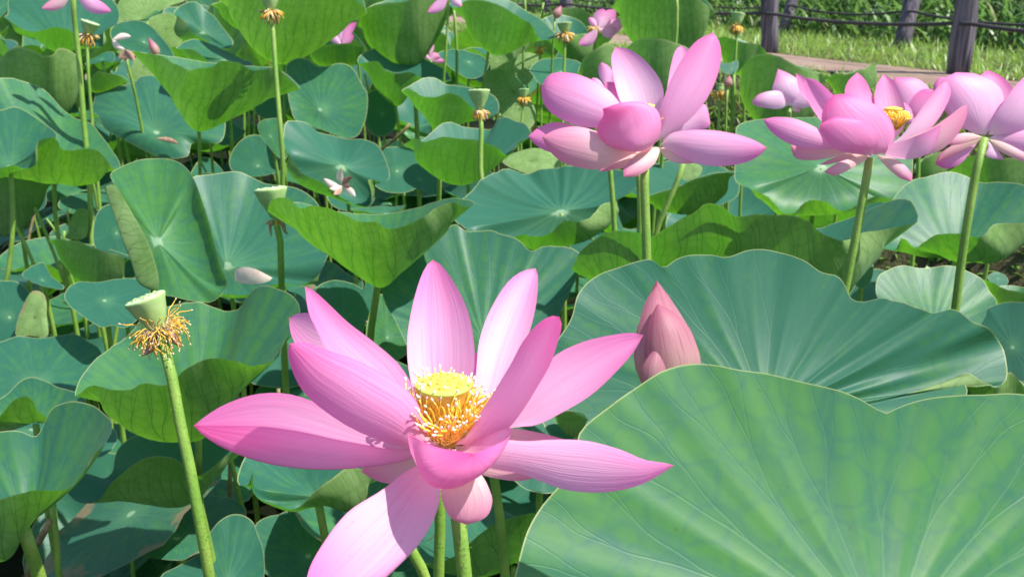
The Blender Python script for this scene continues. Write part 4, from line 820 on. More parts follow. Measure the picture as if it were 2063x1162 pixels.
# ------------------------------------------------------------------ flowers
def flower(label, base, d, stem, r, group='open lotus flowers'):
    C = P(base[0], base[1], d); pts = [C] + [P(*q) for q in stem]; e = pts[-1]
    root = thing('lotus_flower', label, 'lotus flower', (e[0], e[1], 0), group)
    stalk(root, pts, r); return root
def receptacle(root, base, d, rt, rb, h, nseed, nst, Ls, sr, hero=False):
    B = P(base[0], base[1], d); ax = np.array([0, 0, 1.])
    prof = [(0, rb), (h*.3, rb*1.03), (h*.6, rb+(rt-rb)*.42), (h*.85, rt*.90), (h*.93, rt*.98), (h*.955, rt*1.0)]
    v, f, a, b, ax = lathe(B, ax, prof, 36, .008); body = link('receptacle', v, f, M['rec_side'], root)
    v, f, *_ = lathe(B, ax, [(h*.955, rt*1.0), (h*.975, rt*1.02), (h*.992, rt*1.0), (h*1.002, rt*.92), (h*1.003, rt*.80)], 36, .008); link('receptacle_rim', v, f, M['rec_rim'], root)
    v, f, *_ = lathe(B, ax, [(h*1.003, rt*.80), (h*1.014, rt*.74), (h*1.045, rt*.4), (h*1.055, rt*.001)], 36, .008); fc = link('receptacle_face', v, f, M['rec_top'], root)
    for i in range(nseed):
        rad = rt*.76*math.sqrt((i+.55)/nseed); th = i*2.4+.4; c = B+ax*h*(1.054-.045*(rad/rt)**2*1.6)+rad*(math.cos(th)*a+math.sin(th)*b)
        v, f, *_ = lathe(c-ax*rt*.03, ax, [(0, rt*.105), (rt*.05, rt*.10), (rt*.075, rt*.07), (rt*.055, rt*.04), (rt*.085, rt*.025), (rt*.095, .00005)], 8)
        link('seed', v, f, M['seed'], root).parent = fc
    if hero:
        stamens(root, B+ax*h*.04, ax, rb*1.10, nst, Ls, sr); stamens(root, B+ax*h*.20, ax, rb*1.24, 80, Ls*.95, sr); stamens(root, B+ax*h*.34, ax, rb*1.42, 88, Ls*.86, sr*.9, up=True)
    else: stamen_clump(root, B+ax*h*.1, ax, rb*1.05, nst, Ls, sr, False)

# --- the open flower in front
H = flower('large open pink lotus with a yellow centre in the foreground, its nearest petal curled', (912, 945), .492, [(924, 1050, .490), (938, 1170, .494), (948, 1290, .50)], .0046, 'open pink lotus flowers')
receptacle(H, (897, 888), .500, .0146, .0088, .0335, 16, 125, .0270, .00040, True)
petal(H, (895, 885), (872, 523), [(852, 840), (826, 760), (820, 690), (829, 625), (846, 563), (860, 534)], [(930, 840), (953, 760), (955, 690), (941, 622), (915, 570), (888, 533)], .514, .582, .540, (-.28, -.6), mat='petal')
petal(H, (915, 885), (1079, 540), [(945, 820), (958, 760), (964, 695), (977, 648), (1002, 598), (1030, 561), (1055, 545)], [(990, 840), (1040, 740), (1068, 665), (1080, 615), (1084, 565), (1083, 548)], .512, .572, .534, (-.2, -.6), mat='petal_pale')
petal(H, (905, 880), (967, 700), [(940, 800), (950, 750), (957, 715)], [(985, 800), (978, 750), (972, 715)], .524, .55, .535, -.3)
petal(H, (880, 885), (582, 640), [(760, 800), (660, 720), (610, 712), (586, 672)], [(780, 720), (700, 655), (640, 633), (600, 631)], .522, .590, .55, -.3, mat='petal_pale')
petal(H, (880, 885), (614, 576), [(800, 850), (720, 770), (658, 706), (640, 668), (622, 630)], [(838, 790), (805, 735), (755, 690), (700, 648), (662, 612), (632, 585)], .508, .545, .520, (-.5, .12))
petal(H, (888, 892), (390, 857), [(800, 880), (720, 850), (640, 812), (580, 793), (520, 793), (458, 812), (418, 835)], [(815, 907), (740, 896), (680, 885), (600, 868), (520, 858), (450, 857)], .500, .485, .49, (.35, -.55), C=[(820, 925), (740, 938), (680, 943), (600, 940), (520, 926), (450, 901), (410, 877)])
petal(H, (880, 905), (728, 950), [(830, 920), (780, 915), (740, 925)], [(845, 945), (805, 972), (765, 970)], .506, .512, .51, .3, mat='petal_peach')
petal(H, (885, 895), (583, 692), [(840, 905), (770, 888), (708, 862), (655, 828), (612, 790), (590, 750), (580, 712)], [(862, 880), (850, 830), (825, 790), (775, 755), (720, 726), (660, 705), (612, 689)], .486, .458, .467, (.32, .38), mat='petal_deep')
petal(H, (915, 900), (1358, 937), [(1000, 885), (1060, 888), (1110, 885), (1180, 887), (1250, 905), (1300, 926), (1335, 931)], [(980, 940), (1040, 952), (1080, 965), (1140, 986), (1220, 991), (1290, 976), (1335, 952)], .489, .497, .490, (.2, .35))
petal(H, (920, 890), (1150, 888), [(980, 868), (1035, 863), (1090, 872)], [(980, 900), (1035, 905), (1090, 902)], .502, .510, .506, .2, mat='petal_peach')
petal(H, (920, 920), (1075, 962), [(980, 930), (1020, 938), (1055, 948)], [(970, 955), (1010, 965), (1050, 968)], .498, .500, .5, .2, mat='petal_peach')
petal(H, (915, 892), (1296, 675), [(985, 850), (1050, 800), (1078, 762), (1118, 716), (1170, 690), (1230, 675), (1275, 670)], [(970, 895), (1030, 862), (1080, 856), (1130, 832), (1190, 796), (1240, 750), (1280, 704)], .494, .498, .494, (.3, -.55), C=[(985, 880), (1040, 845), (1095, 800), (1150, 765), (1200, 735), (1250, 705), (1282, 690)])
petal(H, (915, 895), (1127, 638), [(930, 884), (942, 874), (968, 830), (1002, 778), (1032, 728), (1052, 690), (1086, 650), (1112, 636)], [(968, 893), (1022, 864), (1052, 828), (1082, 780), (1110, 730), (1125, 684), (1132, 656)], .484, .462, .468, (.40, .42), mat='petal_deep')
petal(H, (895, 915), (612, 1215), [(848, 935), (818, 948), (770, 986), (702, 1030), (655, 1088), (622, 1148)], [(888, 945), (888, 985), (880, 1030), (852, 1085), (802, 1140), (720, 1205)], .484, .405, .452, (.1, .35), C=[(872, 945), (862, 975), (840, 1020), (800, 1090), (740, 1150), (670, 1195)], mat='petal')
petal(H, (925, 930), (938, 1056), [(895, 960), (889, 990), (893, 1015), (908, 1042)], [(965, 950), (986, 985), (992, 1010), (982, 1038), (962, 1050)], .488, .474, .474, (.25, .1), mat='petal_peach')
# the curled front petal: out towards the lens, then up to its tip
def sections(root, rows, mat, nu=17, nv=26, name='petal'):
    global SEED
    SEED += 1; rows = [tuple((q[0], q[1], q[2]+OFF) for q in r) for r in rows]
    L = curve([(*r[0],) for r in rows], nv); C_ = curve([(*r[1],) for r in rows], nv); Rr = curve([(*r[2],) for r in rows], nv)
    PL, PC, PR = [P(q[:, 0], q[:, 1], q[:, 2]) for q in (L, C_, Rr)]; V, UV = [], []
    for i in range(nv):
        for u in np.linspace(-1, 1, nu): V.append(PC[i]+math.sin(u*math.pi/2)*(PR[i]-PL[i])/2+(1-math.cos(u*math.pi/2))*((PL[i]+PR[i])/2-PC[i])); UV.append(((u+1)/2, i/(nv-1)))
    fs = grid_faces(nv, nu, flip=True); o = link(name, V, fs, M[mat], root, [UV[j] for q in fs for j in q]); o['seed'] = SEED*3.7; return o
sections(H, [((885, 897, .488), (905, 903, .488), (928, 900, .488)), ((850, 885, .476), (908, 948, .470), (970, 880, .476)), ((818, 872, .462), (906, 985, .452), (1032, 862, .462)), ((838, 882, .454), (918, 980, .441), (1022, 882, .454)), ((880, 900, .446), (932, 958, .436), (992, 898, .446)), ((952, 913, .437), (953, 914, .437), (954, 914, .437))], 'petal_deep')

# --- the full blossom above centre right
G = flower('full pink lotus on a tall stalk right of centre, petals ribbed, one drooping', (1300, 300), 1.06, [(1298, 350, 1.06), (1301, 440, 1.063), (1303, 525, 1.067), (1306, 640, 1.075)], .0058, 'open pink lotus flowers')
OFF = .105
receptacle(G, (1296, 262), 1.07, .012, .008, .028, 10, 50, .024, .0005)
petal(G, (1305, 285), (1240, 95), [(1275, 240), (1250, 205), (1237, 160), (1232, 115)], [(1325, 245), (1337, 200), (1333, 168), (1302, 125), (1268, 100)], .985, 1.02, .992, -.35, mat='petal_pale')
petal(G, (1310, 285), (1222, 165), [(1250, 235), (1222, 205), (1213, 182)], [(1300, 230), (1270, 190), (1245, 168)], .99, 1.0, .995, -.2, mat='petal_deep')
petal(G, (1330, 285), (1432, 250), [(1360, 255), (1390, 225), (1420, 210)], [(1370, 272), (1405, 262), (1425, 258)], .985, .98, .98, .2, mat='petal_pale')
petal(G, (1320, 285), (1372, 92), [(1340, 200), (1352, 130), (1362, 100)], [(1400, 200), (1400, 130), (1385, 100)], .99, 1.0, .99, -.2, mat='petal_pale')
petal(G, (1315, 290), (1436, 66), [(1328, 262), (1330, 225), (1340, 190), (1352, 160), (1374, 120), (1402, 84)], [(1345, 272), (1385, 245), (1425, 198), (1446, 150), (1453, 110), (1448, 82)], .958, .955, .945, (.25, .4), mat='petal')
petal(G, (1298, 292), (1090, 175), [(1240, 258), (1200, 258), (1165, 254), (1125, 238), (1097, 212)], [(1285, 255), (1252, 212), (1228, 184), (1190, 160), (1148, 147), (1108, 150)], .955, .955, .935, (.3, .4), mat='petal')
petal(G, (1295, 298), (1064, 275), [(1220, 320), (1150, 315), (1105, 306), (1080, 293)], [(1230, 280), (1165, 256), (1120, 246), (1084, 258)], .965, .955, .955, .3)
petal(G, (1300, 298), (1092, 276), [(1250, 322), (1210, 341), (1168, 338), (1130, 325), (1104, 300)], [(1265, 300), (1240, 284), (1200, 264), (1160, 255), (1118, 262)], .952, .918, .925, (.45, .2), mat='petal_peach')
petal(G, (1302, 300), (1206, 346), [(1270, 335), (1240, 341), (1222, 345)], [(1280, 302), (1250, 312), (1228, 322)], .965, .955, .955, .4, mat='petal_peach')
petal(G, (1330, 292), (1545, 298), [(1350, 270), (1380, 263), (1430, 262), (1480, 270), (1522, 284)], [(1345, 302), (1390, 325), (1440, 335), (1492, 330), (1528, 315)], .958, .94, .938, (.3, .45), mat='petal')
petal(G, (1325, 296), (1402, 328), [(1345, 298), (1370, 312), (1390, 320)], [(1340, 318), (1362, 328), (1385, 330)], .965, .955, .955, .3, mat='petal_peach')
sections(G, [((1290, 296, .952), (1300, 302, .95), (1312, 298, .952)), ((1222, 290, .936), (1285, 305, .922), (1328, 275, .936)), ((1202, 262, .925), (1262, 266, .914), (1332, 246, .925)), ((1210, 243, .921), (1256, 236, .910), (1322, 220, .921)), ((1216, 232, .919), (1242, 218, .905), (1285, 205, .918)), ((1214, 220, .916), (1215, 219, .916), (1217, 218, .916))], 'petal_deep')
petal(G, (1308, 298), (1256, 356), [(1285, 310), (1265, 328), (1256, 342)], [(1328, 298), (1322, 325), (1305, 342), (1278, 356)], .952, .925, .93, (.4, .4), mat='petal_peach')

OFF = 0.
# --- blossom on the right
K = flower('wide pink lotus with visible yellow stamens, left of the blossom cropped by the right edge', (1752, 318), 1.10, [(1747, 345, 1.10), (1735, 420, 1.105), (1705, 570, 1.12), (1690, 650, 1.13)], .0056, 'open pink lotus flowers')
receptacle(K, (1795, 262), 1.13, .010, .008, .026, 8, 130, .027, .0008)
petal(K, (1765, 300), (1603, 147), [(1680, 250), (1640, 215), (1612, 185)], [(1720, 230), (1660, 180), (1620, 155)], 1.15, 1.16, 1.15, -.2)
petal(K, (1755, 305), (1622, 158), [(1690, 275), (1655, 245), (1632, 212), (1620, 180)], [(1730, 240), (1682, 195), (1658, 172), (1640, 160)], 1.12, 1.12, 1.115, (-.1, -.5))
petal(K, (1770, 295), (1727, 146), [(1730, 230), (1702, 190), (1708, 165)], [(1775, 230), (1757, 190), (1742, 160)], 1.14, 1.15, 1.14, (-.2, .3), mat='petal_deep')
petal(K, (1790, 295), (1780, 149), [(1775, 250), (1762, 205), (1766, 172)], [(1822, 255), (1824, 222), (1814, 190), (1800, 164)], 1.15, 1.155, 1.145, -.3, mat='petal')
petal(K, (1780, 300), (1908, 162), [(1815, 275), (1845, 235), (1872, 198), (1894, 170)], [(1830, 288), (1872, 262), (1902, 222), (1916, 185)], 1.105, 1.11, 1.10, (.3, .35), mat='petal_pale')
petal(K, (1775, 308), (1951, 212), [(1830, 278), (1880, 256), (1912, 234), (1940, 214)], [(1830, 316), (1890, 305), (1926, 275), (1946, 240)], 1.105, 1.10, 1.095, (.1, .4), mat='petal_peach')
petal(K, (1750, 305), (1537, 241), [(1700, 302), (1660, 300), (1618, 298), (1580, 285), (1550, 262)], [(1710, 285), (1668, 272), (1640, 255), (1602, 240), (1562, 236)], 1.10, 1.085, 1.08, (.4, .25), mat='petal')
petal(K, (1745, 312), (1592, 294), [(1690, 315), (1640, 323), (1602, 318)], [(1700, 295), (1650, 290), (1612, 290)], 1.108, 1.10, 1.10, .3, mat='petal_peach')
petal(K, (1750, 308), (1650, 332), [(1710, 312), (1680, 318), (1662, 326)], [(1720, 322), (1690, 326), (1665, 332)], 1.105, 1.10, 1.10, .3, mat='petal_peach')
petal(K, (1765, 312), (1680, 191), [(1705, 300), (1668, 275), (1655, 242), (1662, 212)], [(1795, 300), (1802, 262), (1782, 225), (1750, 204), (1712, 190)], 1.09, 1.085, 1.07, (.28, .28), mat='petal_deep')
petal(K, (1758, 315), (1684, 234), [(1722, 310), (1690, 304), (1664, 280), (1650, 254), (1664, 244)], [(1758, 306), (1769, 288), (1766, 264), (1745, 247), (1708, 238)], 1.08, 1.058, 1.055, (.22, .22), mat='petal_deep')
petal(K, (1760, 302), (1895, 252), [(1790, 292), (1820, 284), (1860, 268)], [(1782, 312), (1830, 321), (1872, 308), (1892, 275)], 1.095, 1.07, 1.075, (-.5, .25), C=[(1785, 310), (1826, 312), (1868, 292)], mat='petal_pale')
petal(K, (1752, 312), (1660, 346), [(1722, 318), (1692, 326), (1668, 340)], [(1745, 322), (1718, 338), (1680, 354)], 1.10, 1.075, 1.08, .35, mat='petal_peach')
petal(K, (1765, 312), (1836, 366), [(1778, 328), (1795, 345), (1815, 360)], [(1792, 316), (1822, 332), (1838, 354)], 1.10, 1.075, 1.08, .35, mat='petal_peach')

# --- blossom cropped by the right edge
Q = flower('pale pink lotus seen from behind, cropped by the right edge', (1984, 278), 1.16, [(1972, 320, 1.16), (1955, 410, 1.165), (1935, 540, 1.18), (1925, 620, 1.19)], .0058, 'open pink lotus flowers')
petal(Q, (1985, 268), (1990, 141), [(1978, 220), (1972, 175), (1974, 155)], [(2050, 220), (2044, 185), (2022, 157)], 1.20, 1.22, 1.20, -.2, mat='petal_deep')
petal(Q, (1985, 272), (1925, 146), [(1960, 268), (1925, 240), (1902, 200), (1895, 165)], [(2000, 255), (2022, 215), (2016, 178), (1968, 150)], 1.17, 1.175, 1.155, (.3, .3), mat='petal_pale')
petal(Q, (1985, 272), (1880, 172), [(1940, 258), (1905, 225), (1884, 200)], [(1960, 225), (1925, 170), (1895, 155)], 1.18, 1.19, 1.18, .2, mat='petal')
petal(Q, (1992, 272), (2095, 140), [(2000, 240), (2020, 210), (2040, 180), (2068, 152)], [(2045, 272), (2090, 245), (2112, 205), (2110, 165)], 1.165, 1.16, 1.145, (.3, .35), mat='petal_pale')
petal(Q, (1992, 278), (2140, 285), [(2030, 262), (2075, 255), (2115, 265)], [(2030, 300), (2075, 312), (2115, 305)], 1.165, 1.15, 1.15, .35, mat='petal')
petal(Q, (1990, 280), (2110, 335), [(2020, 286), (2060, 305), (2090, 320)], [(2010, 302), (2050, 322), (2085, 332)], 1.16, 1.14, 1.145, .3, mat='petal_peach')
petal(Q, (1975, 280), (1884, 331), [(1945, 286), (1915, 296), (1892, 312)], [(1960, 300), (1935, 330), (1905, 340)], 1.165, 1.16, 1.155, .3, mat='petal_deep')
petal(Q, (1978, 278), (1888, 326), [(1950, 280), (1920, 292), (1898, 308)], [(1965, 290), (1940, 302), (1905, 318)], 1.155, 1.14, 1.145, .3, mat='bud')
petal(Q, (1980, 276), (1902, 288), [(1955, 268), (1930, 270), (1912, 278)], [(1955, 284), (1930, 292), (1912, 292)], 1.155, 1.145, 1.145, .3, mat='petal_peach')
petal(Q, (1988, 282), (2022, 322), [(1990, 298), (1985, 312), (2002, 320)], [(2000, 292), (2012, 305), (2020, 316)], 1.16, 1.155, 1.155, .2, mat='petal_pale')
K2 = flower('deep pink lotus mostly hidden between the two right blossoms', (1850, 245), 1.92, [(1850, 330, 1.93), (1846, 420, 1.95)], .005, 'open pink lotus flowers')
OFF = .60
petal(K2, (1840, 250), (1802, 156), [(1820, 230), (1800, 200), (1796, 172)], [(1865, 220), (1875, 185), (1850, 160)], 1.33, 1.34, 1.32, .3, mat='petal')
petal(K2, (1850, 250), (1884, 182), [(1830, 225), (1838, 198), (1860, 180)], [(1870, 240), (1885, 215), (1890, 195)], 1.31, 1.30, 1.30, .3, mat='petal_deep')
petal(K2, (1845, 250), (1800, 215), [(1830, 250), (1812, 240), (1802, 228)], [(1840, 228), (1824, 208), (1808, 206)], 1.31, 1.30, 1.30, .3, mat='petal_deep')
OFF = 0.
# --- drooping pale blossom
D = flower('drooping pale pink lotus seen from behind beside the lime leaf', (1590, 215), 2.02, [(1590, 240, 2.02), (1592, 300, 2.03), (1600, 420, 2.06)], .005, 'open pink lotus flowers')
OFF = .40
petal(D, (1588, 212), (1514, 206), [(1570, 220), (1545, 218), (1524, 214)], [(1575, 186), (1550, 184), (1526, 192)], 1.62, 1.60, 1.59, (.4, .3), mat='petal_pale')
petal(D, (1592, 214), (1567, 139), [(1575, 205), (1556, 185), (1562, 158)], [(1622, 200), (1618, 170), (1592, 150)], 1.63, 1.63, 1.60, .35, mat='petal_pale')
petal(D, (1595, 214), (1640, 190), [(1605, 195), (1620, 180), (1632, 178)], [(1612, 218), (1630, 215), (1640, 205)], 1.60, 1.59, 1.59, .3, mat='petal_pale')
petal(D, (1595, 216), (1612, 226), [(1596, 222), (1602, 226)], [(1604, 216), (1612, 220)], 1.60, 1.6, 1.6, .2, mat='petal_peach')
OFF = 0.
# --- far blossoms
def small_flower(label, base, d, stem, petals, pod=None, r=.0045):
    fl = flower(label, base, d, [(q[0], q[1], d+.02*(i+1)) for i, q in enumerate(stem)], r, 'far pink lotus flowers')
    for q in petals: spetal(fl, q[0], q[1], q[2], d+q[3], q[4] if len(q) > 4 else 0, .35, q[5] if len(q) > 5 else 0, q[6] if len(q) > 6 else 'petal')
    if pod: stamen_clump(fl, P(pod[0], pod[1], d), (0, 0, 1), .006, 26, .030, .0013, True)
    return fl
small_flower('small far pink lotus leaning right in front of the rope fence, petals ruffled', (1205, 55), 2.7, [(1200, 75), (1196, 110), (1190, 160)],
    [((1205, 55), (1215, 18), 15, .05), ((1206, 56), (1240, 20), 14, .03), ((1206, 58), (1258, 40), 14, 0, -.12), ((1206, 60), (1244, 62), 13, -.03, -.1), ((1204, 58), (1166, 91), 12, -.04, .12), ((1203, 55), (1186, 36), 7, .02), ((1206, 56), (1228, 35), 13, -.03, 0, 0, 'petal_pale')], (1198, 56))
small_flower('far pink lotus cut off by the top frame near the middle', (903, -12), 2.7, [(903, 20), (898, 110), (894, 160)], [((902, -12), (862, 26), 11, 0, .1), ((904, -12), (930, 14), 9, 0, 0, 0, 'petal_pale'), ((902, -14), (880, -60), 14, .03), ((905, -14), (930, -60), 14, .03), ((903, -14), (905, -70), 16, .05)])
small_flower('far pink lotus cut off by the top left frame on a thick stalk', (147, -22), 1.95, [(148, 20), (158, 110), (168, 235), (180, 370), (190, 560)], [((145, -22), (84, 18), 13, 0, .12, 0, 'petal_peach'), ((150, -22), (224, 24), 15, -.02, -.1), ((152, -25), (225, -8), 14, .02), ((147, -25), (130, -90), 20, .03), ((148, -25), (175, -95), 20, .04)], None, .0062)
small_flower('far pink lotus with few petals above the round mint leaf', (690, 90), 3.6, [(692, 120), (695, 150)], [((690, 90), (718, 45), 9, 0, .1, 0, 'petal_deep'), ((690, 90), (712, 70), 8, -.02, 0, 0, 'petal_deep'), ((688, 92), (660, 66), 8, 0), ((690, 90), (684, 52), 12, .03, 0, 0, 'petal_pale')])
small_flower('tiny far pink lotus low under the top centre blossom', (868, 122), 3.2, [(868, 150), (868, 170)], [((868, 120), (887, 115), 8, 0, .2), ((868, 122), (846, 104), 5, .02), ((867, 121), (876, 106), 8, .02), ((868, 122), (900, 124), 5, .02, 0, 0, 'petal_deep'), ((866, 112), (872, 84), 5, .05)])
small_flower('far pink lotus half hidden behind the middle blossom', (1220, 172), 1.42, [(1222, 220), (1226, 300), (1238, 460)], [((1220, 175), (1211, 126), 14, .0, -.1), ((1218, 178), (1192, 158), 10, -.02, .1), ((1222, 175), (1240, 150), 12, .02), ((1218, 176), (1200, 182), 9, -.03)])
# buds
def bud(label, tip, bottom, hw, d, stem, r, group, big=False, lean=0):
    B = P(bottom[0], bottom[1], d); T = P(tip[0], tip[1], d+lean); ax = T-B; h = np.linalg.norm(ax); R0 = hw*d/F
    pts = [B]+[P(*q) for q in stem]; root = thing('lotus_bud', label, 'flower bud', (pts[-1][0], pts[-1][1], 0), group)
    prof = [(0, .30), (.06, .62), (.15, .86), (.28, .985), (.38, .99), (.50, .92), (.62, .77), (.74, .56), (.85, .35), (.94, .15), (1., .01)]
    v, f, *_ = lathe(B, ax, [(t*h, q*R0) for t, q in prof], 32, .02)
    uv = [((k % 32)/32*3 % 1, prof[k//32][0]) for q in f for k in q]
    o = link('bud_core', v, f, M['bud'], root, uv); o['seed'] = 2.
    stalk(root, pts, r)
    return root
bd = bud('closed pointed pink bud standing between the two big leaves', (1323, 566), (1352, 800), 63, .83, [(1356, 840, .835), (1362, 900, .84)], .0052, 'lotus buds', True)
petal(bd, (1350, 800), (1324, 572), [(1296, 772), (1281, 735), (1282, 690), (1288, 650), (1302, 605)], [(1352, 770), (1352, 720), (1348, 670), (1340, 630), (1332, 600)], .795, .823, .792, (.55, .1), mat='bud')
petal(bd, (1368, 800), (1325, 612), [(1318, 775), (1303, 735), (1301, 690), (1308, 648), (1317, 625)], [(1402, 765), (1412, 730), (1402, 690), (1385, 655), (1352, 625)], .790, .799, .780, (.45, .65), mat='bud')
petal(bd, (1330, 805), (1327, 694), [(1300, 790), (1291, 765), (1296, 735), (1312, 710)], [(1345, 785), (1344, 755), (1337, 725), (1332, 706)], .788, .789, .776, (.5, .4), mat='bud')
bud('slim far pink bud above the scalloped cupped leaf', (299, 76), (318, 112), 9, 2.9, [(322, 140, 2.9), (326, 180, 2.92)], .004, 'lotus buds')
bud('pale pink bud tip in front of the rope fence', (1131, 12), (1118, 36), 9, 3.0, [(1116, 60, 3.0), (1114, 90, 3.02)], .004, 'lotus buds')
bud('small green bud beside the tall right petal of the middle blossom', (1470, 152), (1466, 176), 9, 2.3, [(1464, 200, 2.3), (1462, 260, 2.32)], .0035, 'lotus buds')

# ------------------------------------------------------------------ seed pods
seedpod('pale green seed pod hung with a tangle of yellow dried stamens, nearest the lens', (291, 600), (320, 664), .76, 40, 19, lean=16, stem=[(338, 712), (352, 800), (378, 920), (402, 1050), (424, 1175, .775)], r=.0051, n_st=120, st_len=66, seeds=18, hero=True, remnants=4)
seedpod('flat-topped green seed pod on a long stalk in the middle of the picture', (965, 182), (967, 222), 1.9, 22, 9, lean=6, stem=[(970, 262), (968, 330), (975, 400), (982, 465, 1.93), (986, 520, 1.95)], r=.0056, n_st=34, st_len=26, seeds=9)
seedpod('tilted green seed pod half tucked behind the bright cupped leaf', (545, 380), (555, 440), 1.42, 32, 12, lean=10, stem=[(563, 470), (566, 530), (568, 600, 1.44)], r=.0056, n_st=16, st_len=22, seeds=10)
seedpod('seed pod with a thick orange stamen skirt at the top edge left of centre', (543, -12), (546, 22), 2.1, 20, 10, lean=5, stem=[(549, 50), (556, 150), (565, 260), (570, 330, 2.12), (568, 420, 2.15)], r=.0058, n_st=60, st_len=34, seeds=6)
seedpod('leaning seed pod with orange stamens below the top left blossom', (182, 45), (176, 70), 2.6, 18, 9, lean=5, stem=[(176, 95), (178, 150)], r=.005, n_st=46, st_len=32, seeds=6)
seedpod('small seed pod with brown stamens left of the far leaning blossom', (1137, 47), (1138, 68), 2.9, 15, 8, lean=3, stem=[(1138, 95), (1136, 150), (1134, 200)], r=.0050, n_st=44, st_len=25, seeds=5)
seedpod('tiny seed pod with a rusty collar left of the middle blossom', (1055, 180), (1055, 198), 2.7, 11, 6, lean=2, stem=[(1053, 220), (1051, 250)], r=.0042, n_st=36, st_len=20, seeds=4, remnants=1)
seedpod('green seed pod with a rusty collar in front of the left fence post', (1487, 28), (1484, 52), 2.7, 14, 8, lean=2, stem=[(1484, 80), (1480, 150), (1476, 220)], r=.0040, n_st=36, st_len=22, seeds=4, remnants=1)
seedpod('dried rusty seed pod behind the tall right petal', (1452, 170), (1450, 186), 2.4, 8, 7, lean=2, stem=[(1449, 210), (1447, 260)], r=.004, n_st=40, st_len=22, seeds=3, remnants=2)
seedpod('dried brown seed pod on a thin stalk under the small dried pod', (1088, 84), (1088, 96), 3.3, 8, 6, lean=2, stem=[(1089, 120), (1090, 150)], r=.004, n_st=30, st_len=18, seeds=3, remnants=1)
# withered flower
wf = flower('withered brown flower bent over on a bleached stalk, left', (252, 105), 2.55, [(256, 125, 2.55), (262, 150, 2.56), (270, 180, 2.58)], .0045, 'withered flowers')
spetal(wf, (252, 100), (226, 79), 6, 2.55, .15, .4, 0, 'dry_petal'); spetal(wf, (226, 82), (264, 74), 7, 2.54, .1, .4, 0, 'dry_petal')
for i in range(6): spetal(wf, (252, 100), (240+i*6, 118+(i % 3)*3), 6, 2.55-.01*i, .1, .4, 0, 'brown_petal')
# fallen petals
def fallen(label, pts, group='fallen petals'):
    c = P(*pts[0][:2], pts[0][3]); root = thing('fallen_petal', label, 'petal', c, group)
    return root
fp = fallen('cream fallen petal lying on the large teal leaf', [(510, 556, 0, 1.68)])
petal(fp, (473, 555), (549, 560), [(474, 545), (490, 538), (512, 541), (535, 552)], [(476, 566), (500, 572), (525, 571), (542, 566)], 1.70, 1.69, 1.68, (-.1, .35), mat='dry_petal')
fp = fallen('withered star of pinkish petals lying on the scalloped bluish leaf', [(685, 372, 0, 2.12)])
for b, t, hw_, m in (((690, 378), (652, 360), 7, 'dry_petal'), ((690, 372), (686, 340), 7, 'dry_petal'), ((688, 374), (710, 356), 6, 'brown_petal'), ((690, 376), (716, 396), 6, 'dry_petal'), ((690, 376), (672, 392), 5, 'brown_petal'), ((690, 374), (706, 376), 6, 'brown_petal'), ((692, 374), (664, 380), 5, 'dry_petal')): spetal(fp, b, t, hw_, 2.12, .1, .3, -.02, m)
fp = fallen('brown scrap of petal on the dished blue-green leaf', [(338, 283, 0, 2.58)])
spetal(fp, (314, 279), (360, 289), 5, 2.57, .05, .3, 0, 'brown_petal')

# ------------------------------------------------------------------ bare stalks one can pick out in the gaps
def bare(label, pts, r, mat='stalk', group='bare stalks in the gaps'):
    q = [P(*p) for p in pts]; o = stalk(None, q, r, M[mat], 'bare_stalk'); tag(o, label, 'stalk', group)
for i, (a, b, d, r) in enumerate((((70, 418), (140, 600), 2.05, .0042), ((28, 448), (76, 556), 2.0, .0042), ((93, 440), (120, 485), 2.2, .0035), ((497, 130), (500, 330), 2.9, .0045), ((506, 110), (512, 330), 3.0, .004), ((837, 200), (842, 330), 3.0, .0055), ((914, 15), (920, 170), 3.1, .0055), ((1362, -20), (1361, 90), 2.4, .005), ((1380, 320), (1328, 450), 1.55, .0052), ((1284, 310), (1289, 480), 1.3, .0048), ((884, 930), (884, 1162), .80, .0055), ((985, 900), (1016, 1130), 1.0, .0058), ((770, 1010), (860, 1170), .72, .005), ((105, 1020), (118, 1162), 1.25, .0045), ((735, 150), (770, 330), 3.2, .005), ((690, 250), (700, 330), 3.0, .005), ((1478, 150), (1474, 260), 2.5, .0045), ((1092, 20), (1096, 0), 3.2, .004), ((1057, -10), (1055, 90), 3.3, .0045))):
    bare(unique(['long' if b[1]-a[1] > 120 else 'short', 'leaning' if abs(b[0]-a[0]) > 20 else 'upright', 'bare green stalk'], place(P((a[0]+b[0])/2, (a[1]+b[1])/2, d))), [(*a, d), ((a[0]+b[0])/2+3, (a[1]+b[1])/2, d+.01), (*b, d+.02)], r)
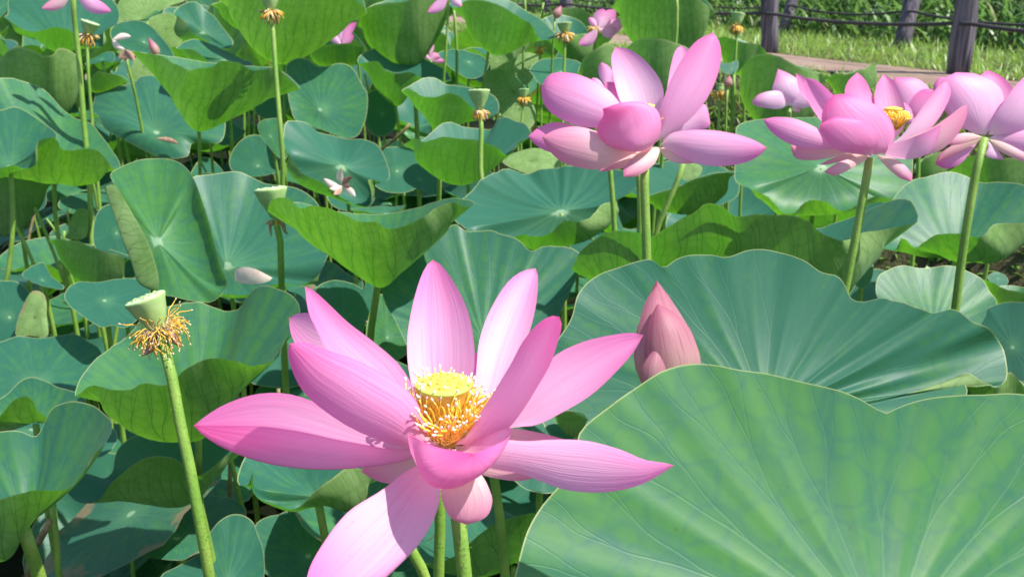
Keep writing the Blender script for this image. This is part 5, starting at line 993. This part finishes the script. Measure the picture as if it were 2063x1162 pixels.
for a, b, d, r in (((100, 1050), (65, 1110), 1.2, .005), ((640, 640), (770, 650), 1.9, .003), ((826, 250), (770, 300), 2.7, .005)):
    bare(unique(['dry brown leaning stalk'], place(P((a[0]+b[0])/2, (a[1]+b[1])/2, d))), [(*a, d), ((a[0]+b[0])/2, (a[1]+b[1])/2+4, d+.02), (*b, d+.05)], r, 'stalk_dry', 'dry stalks in the gaps')
for i in range(70):
    d = rng.uniform(1.4, 3.4); px = rng.uniform(-100, 1500); x = (px-CX)/F*d; y = d*.97
    if st(x, y)[0] > -1.9: continue
    top = np.array([x, y, rng.uniform(.3, .5)]); o = stalk(None, [top, top+np.array([rng.uniform(-.03, .03), rng.uniform(-.03, .03), -.12])], rng.uniform(.003, .0048), M['stalk' if rng.random() < .75 else 'stalk_dry'], 'bare_stalk')
    tag(o, 'thin stalk standing in the shade under the leaves', 'stalk', 'stalks in the shade under the leaves')

# leaves and stalks wholly hidden behind the others, from here and from a step aside: left out
for stem_, nums in (('lotus_leaf', [97, 103, 105, 108, 112, 115, 117, 121, 122, 128, 136, 144, 145, 148, 153, 155, 156, 160, 164, 171, 173, 178, 183, 185, 186, 191, 194, 201, 208, 216, 225, 226, 229, 230, 234, 241, 244, 246, 248, 251, 253, 254, 256, 264, 265, 267, 270, 271, 273, 275, 280, 288, 289, 290, 291, 294, 303, 305, 307, 309, 313, 318, 319, 323, 325, 330, 331, 334, 345, 346, 347, 348, 349, 350, 351, 352, 354, 357, 358, 359, 360, 361, 365, 366, 367, 368, 369, 370, 372, 373, 375, 376, 377, 378, 380, 381, 385, 386, 387, 389, 390, 391, 392, 394, 395, 396, 401, 402, 404, 405]), ('bare_stalk', [15, 22, 23, 24, 25, 26, 30, 31, 32, 34, 35, 36, 38, 39, 40, 41, 42, 44, 45, 46, 47, 48, 49, 50, 51, 52, 54, 55, 57, 58, 61, 62, 63, 64, 65, 66, 68, 69, 71, 75, 76, 77, 78, 79, 80, 82, 83, 84, 87, 88, 89, 90, 91])):
    for k in nums:
        o = bpy.data.objects.get(f'{stem_}.{k:03d}' if k else stem_)
        for ch in [*o.children_recursive, o]: bpy.data.objects.remove(ch)
